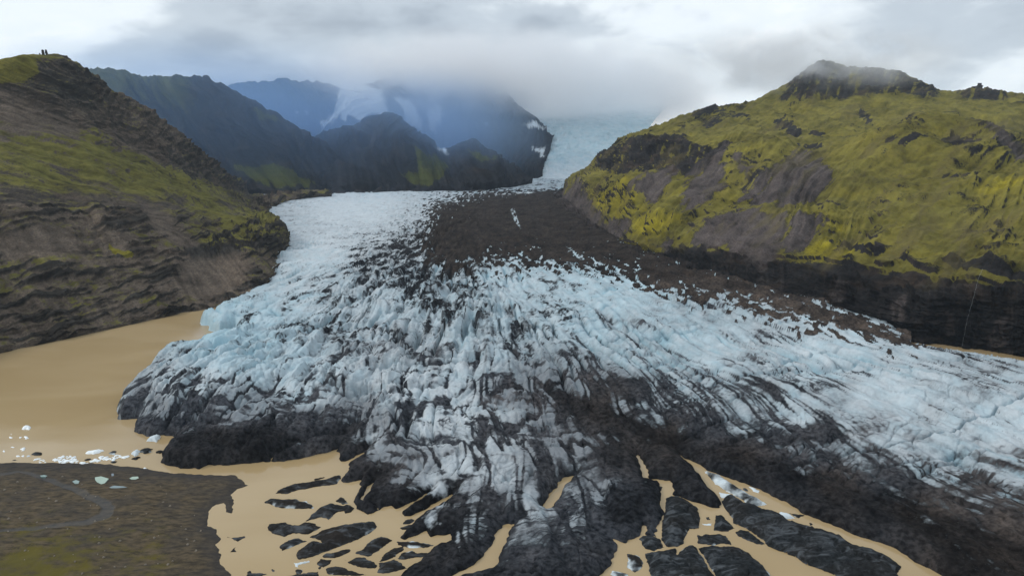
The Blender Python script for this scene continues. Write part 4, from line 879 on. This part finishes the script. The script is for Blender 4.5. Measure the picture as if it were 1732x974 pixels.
PAL = [
    (N1, [(1008, -302), (1060, -318), (1092, -312), (1086, -296), (1040, -292)], 1.2, 'small white wedge of ice just off the blue ice front', 1.0),
    (Q4, [(795, 235), (830, 245), (900, 270), (1040, 360), (1240, 470), (1130, 490), (1070, 440), (960, 380), (880, 330)], 1.6, 'long white and black ice floe slanting along the upper channel', .52),
    (Q4, [(900, 385), (1015, 405), (990, 420), (920, 425)], .9, 'small white floe at the tip of the long black ridge', .9),
    (Q4, [(1285, 555), (1330, 525), (1380, 535), (1450, 570), (1340, 572)], 1.3, 'white wedge of ice beside the long black ridge', .9),
    (Q4, [(1390, 530), (1440, 535), (1505, 545), (1460, 566), (1420, 552)], .8, 'dark flat floe behind the white wedge', .15),
    (Q4, [(130, 962), (150, 935), (230, 950), (270, 970), (200, 990)], .9, 'mottled white and black floe at the bottom edge', .5),
    (Q4, [(780, 605), (850, 603), (842, 618), (790, 618)], .5, 'thin white floe in the middle of the junction', .9),
    (Q4, [(805, 560), (830, 555), (835, 575), (815, 578)], .5, 'tiny dark floe above the thin white floe', .0),
    (Q4, [(1530, 600), (1555, 600), (1560, 615), (1540, 620)], .5, 'tiny grey floe in the upper channel', .3),
    (N7, [(405, 855), (480, 848), (540, 832), (552, 848), (500, 865), (455, 872), (440, 895), (412, 885)], .6, 'speckled grey white floe above a round dark lump', .6),
    (Q4, [(1110, 345), (1140, 350), (1190, 375), (1180, 390), (1140, 378)], .6, 'white ice shard pressed against the upper bank of the channel', .8),
    (Q4, [(1060, 355), (1085, 350), (1110, 375), (1080, 378)], .5, 'dark shard beside the white shard at the upper bank', .1),
]
for i, (zz, pts, h, lab, ic) in enumerate(PAL):
    islet('ice_floe', Z(*zz, pts), h, lab, 'ice floe', GW, seed=1500 + i * 11, ice=ic, brown=.2, w=1.0, step=.45)

# white bergy bits in the lagoon, left
GB = 'white bergy bits off the gravel bank'
rnd = random.Random(5)
def blob(cx_, cy_, w, h, seed, slant=0.0, n=11):
    r = random.Random(seed); out = []
    for k in range(n):
        a = 2 * math.pi * k / n; q = r.choice((.5, .7, .85, 1.0, 1.08))
        dx, dy = math.cos(a) * w / 2 * q, math.sin(a) * h / 2 * q
        out.append((cx_ + dx, cy_ + dy - slant * dx))
    return out
BITS = [
    (44, 724, 17, 8, .9, 'largest white bergy bit floating alone far out from the gravel bank', 1),
    (18, 740, 7, 4, .5, 'small white bergy bit left of a pair, far out on the water', 1),
    (35, 740, 5, 3, .4, 'tiny white bergy bit touching a wider one, far out', 1),
    (45, 740, 11, 5, .6, 'wide flat white bergy bit below the largest one', 1),
    (19, 734, 3, 2, .3, 'speck of white ice above the small left bit', 1),
    (21, 756, 7, 3, .4, 'low white bergy bit midway to the gravel bank', 1),
    (40, 760, 11, 6, .7, 'humped white bergy bit closer to the gravel bank', 1),
    (7, 763, 5, 4, .4, 'white crumb at the left picture edge', 1),
    (30, 771, 8, 4, .5, 'first white bit of the row by the grey ice splinter', 1),
    (39, 771, 7, 4, .5, 'second white bit of the row by the grey ice splinter', 1),
    (48, 771, 7, 3, .4, 'third white bit touching the grey ice splinter', .8),
    (62, 768, 22, 6, .7, 'grey black ice splinter among the white bits', .05),
    (25, 778, 12, 2.5, .3, 'thin dark scrap close to the gravel bank', .2),
    (160, 764, 32, 7, .8, 'long clean white floe alone above the brash', 1),
    (191, 766, 14, 6, .7, 'dark tipped floe right of the long clean white floe', .25),
    (229, 767, 19, 10, 1.2, 'big mottled white berg between brash and the striped floe', .75),
    (230, 775, 14, 5, .6, 'dark flake under the big mottled berg', .1),
    (247, 763, 30, 8, 1.0, 'striped black floe beside the big mottled berg', .22),
    (270, 765, 14, 6, .7, 'small black floe in front of the dark ice nose', .0),
    (260, 743, 27, 12, 1.4, 'white and black berg calved under the ice front', .6),
    (192, 781, 14, 4, .4, 'black scrap of ice against the gravel bank', .0),
    (148, 777, 13, 3, .4, 'black streak of ice in the brash', .0),
    (246, 792, 9, 3, .5, 'white ice crumbs stranded at the bank edge', .9),
]
for i, (x_, y_, w_, h_, hh, lab, ic) in enumerate(BITS):
    islet('bergy_bit', blob(x_, y_, w_, h_, 40 + i, .12 if w_ > 12 else 0), hh * 1.5, lab, 'floating ice', GB, ice=ic, brown=.2, seed=1700 + i * 7, w=.7, step=.35 if w_ < 15 else .5, material=M_WHITE if ic >= .9 else None)
# brash: small plates, copies of four shapes
protos = [raw_mesh for _ in range(0)]
def plate_mesh(k):
    r = np.random.RandomState(90 + k); n = 7
    a = np.sort(r.rand(n) * .5 + np.arange(n)) / n * 2 * np.pi; R_ = .7 + .4 * r.rand(n)
    ring = np.stack([np.cos(a) * R_, np.sin(a) * R_ * .8], -1)
    V = [(*p * 1.0, -.3) for p in ring] + [(*(p * .95), .22 + .12 * r.rand()) for p in ring] + [(*(p * .5), .42 + .25 * r.rand()) for p in ring] + [(0, 0, .55)]
    T = []
    for j in range(n):
        b = (j + 1) % n
        for o in (0, n): T += [(o + j, o + b, o + n + b), (o + j, o + n + b, o + n + j)]
        T.append((2 * n + j, 2 * n + b, 3 * n))
    return raw_mesh('brash_plate', V, T, None, M_WHITE, False)
PL = [plate_mesh(k) for k in range(4)]
CL = [(71, 778, 11, 3.5, 12, 'in the leftmost patch'), (96, 777, 8, 3, 8, 'between the leftmost patch and the densest one'), (108, 772, 7, 2, 5, 'just above the left of the densest patch'), (121, 774, 9, 2.5, 8, 'along the top of the densest patch'),
      (116, 780, 16, 4, 34, 'in the densest patch'), (140, 783, 10, 2.2, 14, 'touching the shore right of the densest patch'), (161, 779, 11, 3, 16, 'below the long clean white floe'), (178, 776, 12, 3.2, 20, 'in the long trail right of the densest patch'),
      (200, 771, 9, 3, 9, 'beside the dark tipped floe'), (212, 773, 7, 3, 8, 'left of the big mottled berg')]
for cx_, cy_, sx, sy, n, where in CL:
    for k in range(n):
        p = at_z(rnd.gauss(cx_, sx * .5), rnd.gauss(cy_, sy * .45), 0.0)
        if p[1] < at_z(cx_, 786, 0)[1]: continue
        o = link('brash_ice', rnd.choice(PL)); s_ = rnd.uniform(.45, 1.25)
        o.location = (p[0], p[1], -.05); o.scale = (s_ * rnd.uniform(.8, 1.5), s_, s_ * rnd.uniform(.5, 1.0)); o.rotation_euler = (0, 0, rnd.uniform(0, 6.28))
        tag(o, 'small white brash ice plate ' + where, 'brash ice', 'brash ice drifted against the gravel bank')

# ------------------------------------------------------------------ ponds and streams
def pond(outline, label, ca, cb, zoff, z=None, cat='pond'):
    m = mat_plain('pond_water', ca, cb, .12, .3, .5, 0)
    zz = 2.0 if z is None else z
    pw = at_z(*np.array(outline, float).T, zz)
    if z is None:
        zs = [bank_z(q[0], q[1]) for q in pw]; zz = max(zs) + zoff; pw = at_z(*np.array(outline, float).T, zz)
    V = [tuple(q) for q in pw] + [(q[0], q[1], q[2] - .8) for q in pw]; n = len(pw)
    me = bpy.data.meshes.new('pond'); me.from_pydata(V, [], [tuple(range(n))] + [(i, n + i, n + (i + 1) % n, (i + 1) % n) for i in range(n)]); me.materials.append(m)
    tag(link('pond', me), label, cat, kind='structure')
B0 = (0, 700, .1735)
pond(Z(*B0, [(925, 615), (985, 605), (1060, 628), (1020, 672), (985, 682), (945, 660), (928, 640)]), 'largest pale green pond on the gravel bank', (.30, .40, .33), (.36, .46, .38), .05)
pond(Z(*B0, [(705, 655), (740, 640), (775, 652), (765, 675), (730, 676)]), 'round blue green pond on the gravel bank beside the track', (.20, .28, .27), (.26, .34, .32), .05)
pond(Z(*B0, [(1262, 625), (1290, 610), (1345, 607), (1352, 622), (1320, 635), (1280, 635)]), 'slim pale green pond right of the largest pond', (.30, .40, .33), (.36, .46, .38), .05)
pond(Z(*B0, [(1065, 712), (1110, 696), (1200, 702), (1240, 712), (1140, 720), (1085, 720)]), 'long thin blue pond below the largest pond', (.15, .21, .23), (.2, .26, .27), .05)
pond(Z(*B0, [(1085, 580), (1108, 578), (1110, 600), (1088, 604)]), 'tiny grey blue pond above the largest pond', (.13, .17, .2), (.18, .22, .25), .05)
pond(Z(*B0, [(390, 598), (430, 590), (462, 600), (440, 612), (400, 610)]), 'pale pond touching the head of the gravel track', (.16, .24, .22), (.2, .28, .26), .05)

# ------------------------------------------------------------------ rock pinnacles on the skylines
def pinnacle(px_, py_base, d, w, h, label, seed, lean=0.0):
    p = at_depth(px_, py_base, d); sc_ = d / FPX
    W_, H_ = w * sc_, h * sc_
    r = np.random.RandomState(seed); n, m = 9, 8
    V = []
    for j in range(m):
        t = j / (m - 1); rad = W_ * .5 * (1.25 - .55 * t + .18 * r.randn() * (0 < j < m - 1))
        for i in range(n):
            a = 2 * np.pi * i / n; q = rad * (1 + .16 * r.randn())
            V.append((math.cos(a) * q + lean * H_ * t, math.sin(a) * q, -H_ * .5 + 1.5 * H_ * t + .05 * H_ * r.randn()))
    V.append((lean * H_, 0, H_ * 1.03)); F = []
    for j in range(m - 1):
        for i in range(n): F.append((j * n + i, j * n + (i + 1) % n, (j + 1) * n + (i + 1) % n)); F.append((j * n + i, (j + 1) * n + (i + 1) % n, (j + 1) * n + i))
    for i in range(n): F.append(((m - 1) * n + i, (m - 1) * n + (i + 1) % n, m * n))
    o = link('rock_pinnacle', raw_mesh('rock_pinnacle', V, F, None, M_ROCK, False)); o.location = p
    tag(o, label, 'rock pinnacle', 'rock pinnacles on the skyline')
pinnacle(74, 97, 915, 4.5, 11, 'left of the twin rock towers on the mossy left summit', 1)
pinnacle(79.5, 97, 918, 3.5, 11, 'right of the twin rock towers on the mossy left summit', 2)
pinnacle(68, 97, 910, 2.5, 6, 'low rock stub left of the twin towers on the summit', 3)
pinnacle(92.5, 103, 935, 4.5, 6, 'squat rock knob right of the twin towers on the left ridge', 4)
pinnacle(168, 148, 1020, 8, 6, 'rounded rock tor further down the left ridge', 5)
pinnacle(1386, 128, 1665, 5, 13, 'lone dark rock tower on the misty right summit', 6)
pinnacle(1147, 205, 1515, 2.5, 5, 'tiny rock finger on the right mountain skyline', 7)
pinnacle(1656, 152, 1615, 8, 10, 'square rock block on the far right skyline', 8)
pinnacle(1647, 153, 1615, 8, 6, 'lower rock step left of the square block on the far right skyline', 9)

# ------------------------------------------------------------------ boulders on the bank, waterfalls on the cliff
def rock_mesh(k):
    r = np.random.RandomState(300 + k); n = 7; V = []
    for j, (zz, q) in enumerate(((-.4, .8), (.1, 1.0), (.5, .75), (.8, .35))):
        for i_ in range(n): a = 2 * math.pi * (i_ + .3 * j) / n; w_ = q * (.8 + .4 * r.rand()); V.append((math.cos(a) * w_, math.sin(a) * w_ * .8, zz + .15 * r.randn()))
    V.append((0, 0, .85)); F = []
    for j in range(3):
        for i_ in range(n):
            b = (i_ + 1) % n; F.append((j * n + i_, j * n + b, j * n + n + b)); F.append((j * n + i_, j * n + n + b, j * n + n + i_))
    for i_ in range(n): F.append((3 * n + i_, 3 * n + (i_ + 1) % n, 4 * n))
    return raw_mesh('boulder', V, F, None, M_STONE, False)
M_STONE = mat_plain('weathered_stone', (.10, .085, .065), (.30, .26, .21), .9, .9, .15, .3)
RM = [rock_mesh(k) for k in range(4)]
for k in range(70):
    px_, py_ = rnd.uniform(5, 370), rnd.uniform(800, 970)
    q = at_z(px_, py_, 3.0); zb = bank_z(q[0], q[1])
    if zb < .8: continue
    o = link('boulder', rnd.choice(RM)); r_ = rnd.uniform(.25, .7); o.scale = (r_, r_ * rnd.uniform(.7, 1.1), r_ * .8); o.location = (q[0], q[1], zb + .05); o.rotation_euler = (0, 0, rnd.uniform(0, 6.28))
    zone = 'wet dark shore side' if py_ < 840 else ('mossy near side' if py_ > 920 else 'brown middle')
    tag(o, 'small pale boulder lying on the ' + zone + ' of the gravel bank', 'boulder', 'boulders scattered on the gravel bank')
def waterfall(ob, path, w, label):
    n = 40; V = []; F = []; ts = np.linspace(0, 1, len(path)); dl = None
    for i_ in range(n):
        t_ = i_ / (n - 1); px_ = np.interp(t_, ts, [p[0] for p in path]) + .35 * math.sin(i_ * 1.7); py_ = np.interp(t_, ts, [p[1] for p in path])
        d_ = on_object(ob, px_, py_)
        if d_ is None: continue
        dl = d_ if dl is None else min(d_, dl + 1.0)
        c_ = at_depth(px_, py_, dl - .6); ww = w * (.6 + .5 * abs(math.sin(i_ * 2.3)))
        V += [(c_[0] - ww, c_[1], c_[2]), (c_[0], c_[1] - .4 * w, c_[2]), (c_[0] + ww, c_[1], c_[2])]
    for k in range(1, len(V) // 3): a = 3 * k; F += [(a - 3, a - 2, a + 1, a), (a - 2, a - 1, a + 2, a + 1)]
    if F: tag(link('waterfall', raw_mesh('waterfall', V, F, None, M_FALL)), label, 'waterfall', 'waterfalls on the cliffs')
def on_object(ob, px_, py_):
    a, b, c_ = ray(px_, py_); d_ = Vector((float(a), float(b), float(c_))).normalized()
    hit, loc, nrm, _ = ob.ray_cast(Vector((0, 0, CAMZ)), d_)
    return float(loc.y) if hit else None
bpy.context.view_layer.update()
MR = bpy.data.objects['mountain_right']
for path, w, lab in (([(1662, 455), (1655, 470), (1648, 498), (1636, 540), (1627, 586)], .08, 'thin white waterfall down the tallest dark cliff at the far right'),):
    waterfall(MR, path, w, lab)

# ------------------------------------------------------------------ air: even haze round everything, and low cloud on the tops
def box_mesh(name, a, b):
    V = [(x, y, z) for x in (a[0], b[0]) for y in (a[1], b[1]) for z in (a[2], b[2])]
    return raw_mesh(name, V, [(0, 1, 3, 2), (4, 6, 7, 5), (0, 4, 5, 1), (2, 3, 7, 6), (0, 2, 6, 4), (1, 5, 7, 3)], None, None, False)
hm = bpy.data.materials.new('haze_air'); hm.use_nodes = True; h = NT(hm.node_tree); h.n.clear()
pv = h.node('ShaderNodeVolumePrincipled'); pv.inputs['Color'].default_value = (.66, .82, 1.0, 1); pv.inputs['Density'].default_value = .000035; pv.inputs['Anisotropy'].default_value = .1
h.l.new(pv.outputs[0], h.node('ShaderNodeOutputMaterial').inputs['Volume'])
hb = box_mesh('haze', (-6100, -6100, -11), (6100, 6100, 575)); hb.materials.append(hm)
tag(link('haze', hb), 'thin bluish haze filling the valley air', 'haze', kind='stuff')

def cloud(label, centre, size, dens, nscale, thresh, seed, colour=(.985, .99, 1.0)):
    m = bpy.data.materials.new('low_cloud'); m.use_nodes = True; t = NT(m.node_tree); t.n.clear()
    tc = t.node('ShaderNodeTexCoord').outputs['Object']
    v = t.node('ShaderNodeVolumePrincipled'); v.inputs['Color'].default_value = (*colour, 1); v.inputs['Anisotropy'].default_value = .7
    # soft ball falloff (object space is the unit ball)
    ln = t.node('ShaderNodeVectorMath', operation='LENGTH'); t.put(ln.inputs[0], tc)
    fall = t.maprange(ln.outputs['Value'], 1.0, .15)
    pos = t.node('ShaderNodeNewGeometry').outputs['Position']
    n = t.noise(t.mapping(pos, (nscale, nscale, nscale * 1.3), (seed, seed * .7, 0)), 1.0, 4, .55, .4)
    d = t.maprange(n, thresh, thresh + .22)
    t.put(v.inputs['Density'], t.math('MULTIPLY', t.math('MULTIPLY', d, fall), dens))
    t.l.new(v.outputs[0], t.node('ShaderNodeOutputMaterial').inputs['Volume'])
    n1_, n2_ = 24, 14; V = [(0, 0, 1)]; F = []
    for j in range(1, n2_):
        for i in range(n1_):
            a, b = math.pi * j / n2_, 2 * math.pi * i / n1_; V.append((math.sin(a) * math.cos(b), math.sin(a) * math.sin(b), math.cos(a)))
    V.append((0, 0, -1)); L = len(V) - 1
    for i in range(n1_):
        k = (i + 1) % n1_; F.append((0, 1 + i, 1 + k)); F.append((L, L - n1_ + k, L - n1_ + i))
        for j in range(n2_ - 2):
            a = 1 + j * n1_; F.append((a + i, a + n1_ + i, a + n1_ + k)); F.append((a + i, a + n1_ + k, a + k))
    o = link('low_cloud', raw_mesh('low_cloud', V, F, None, m, True)); o.location = centre; o.scale = size
    tag(o, label, 'cloud', 'low cloud on the mountain tops', 'stuff')
cloud('white cloud bank swallowing the far mountain tops', (-40, 2560, 378), (820, 600, 180), .021, .0065, .36, 3.0)
cloud('bright cloud closing over the head of the icefall', (330, 2800, 325), (580, 480, 165), .012, .006, .30, 11.0)
cloud('thin grey mist trailing over the right mountain summit', (650, 1600, 330), (380, 260, 95), .024, .010, .43, 8.0)
cloud('blue mist filling the left side of the valley head', (-900, 1950, 150), (1050, 800, 320), .0024, .002, .20, 5.0, (.42, .66, 1.0))
cloud('pale blue mist in front of the dark peak beside the icefall', (-200, 1980, 180), (360, 480, 200), .0034, .004, .20, 7.0, (.55, .75, 1.0))
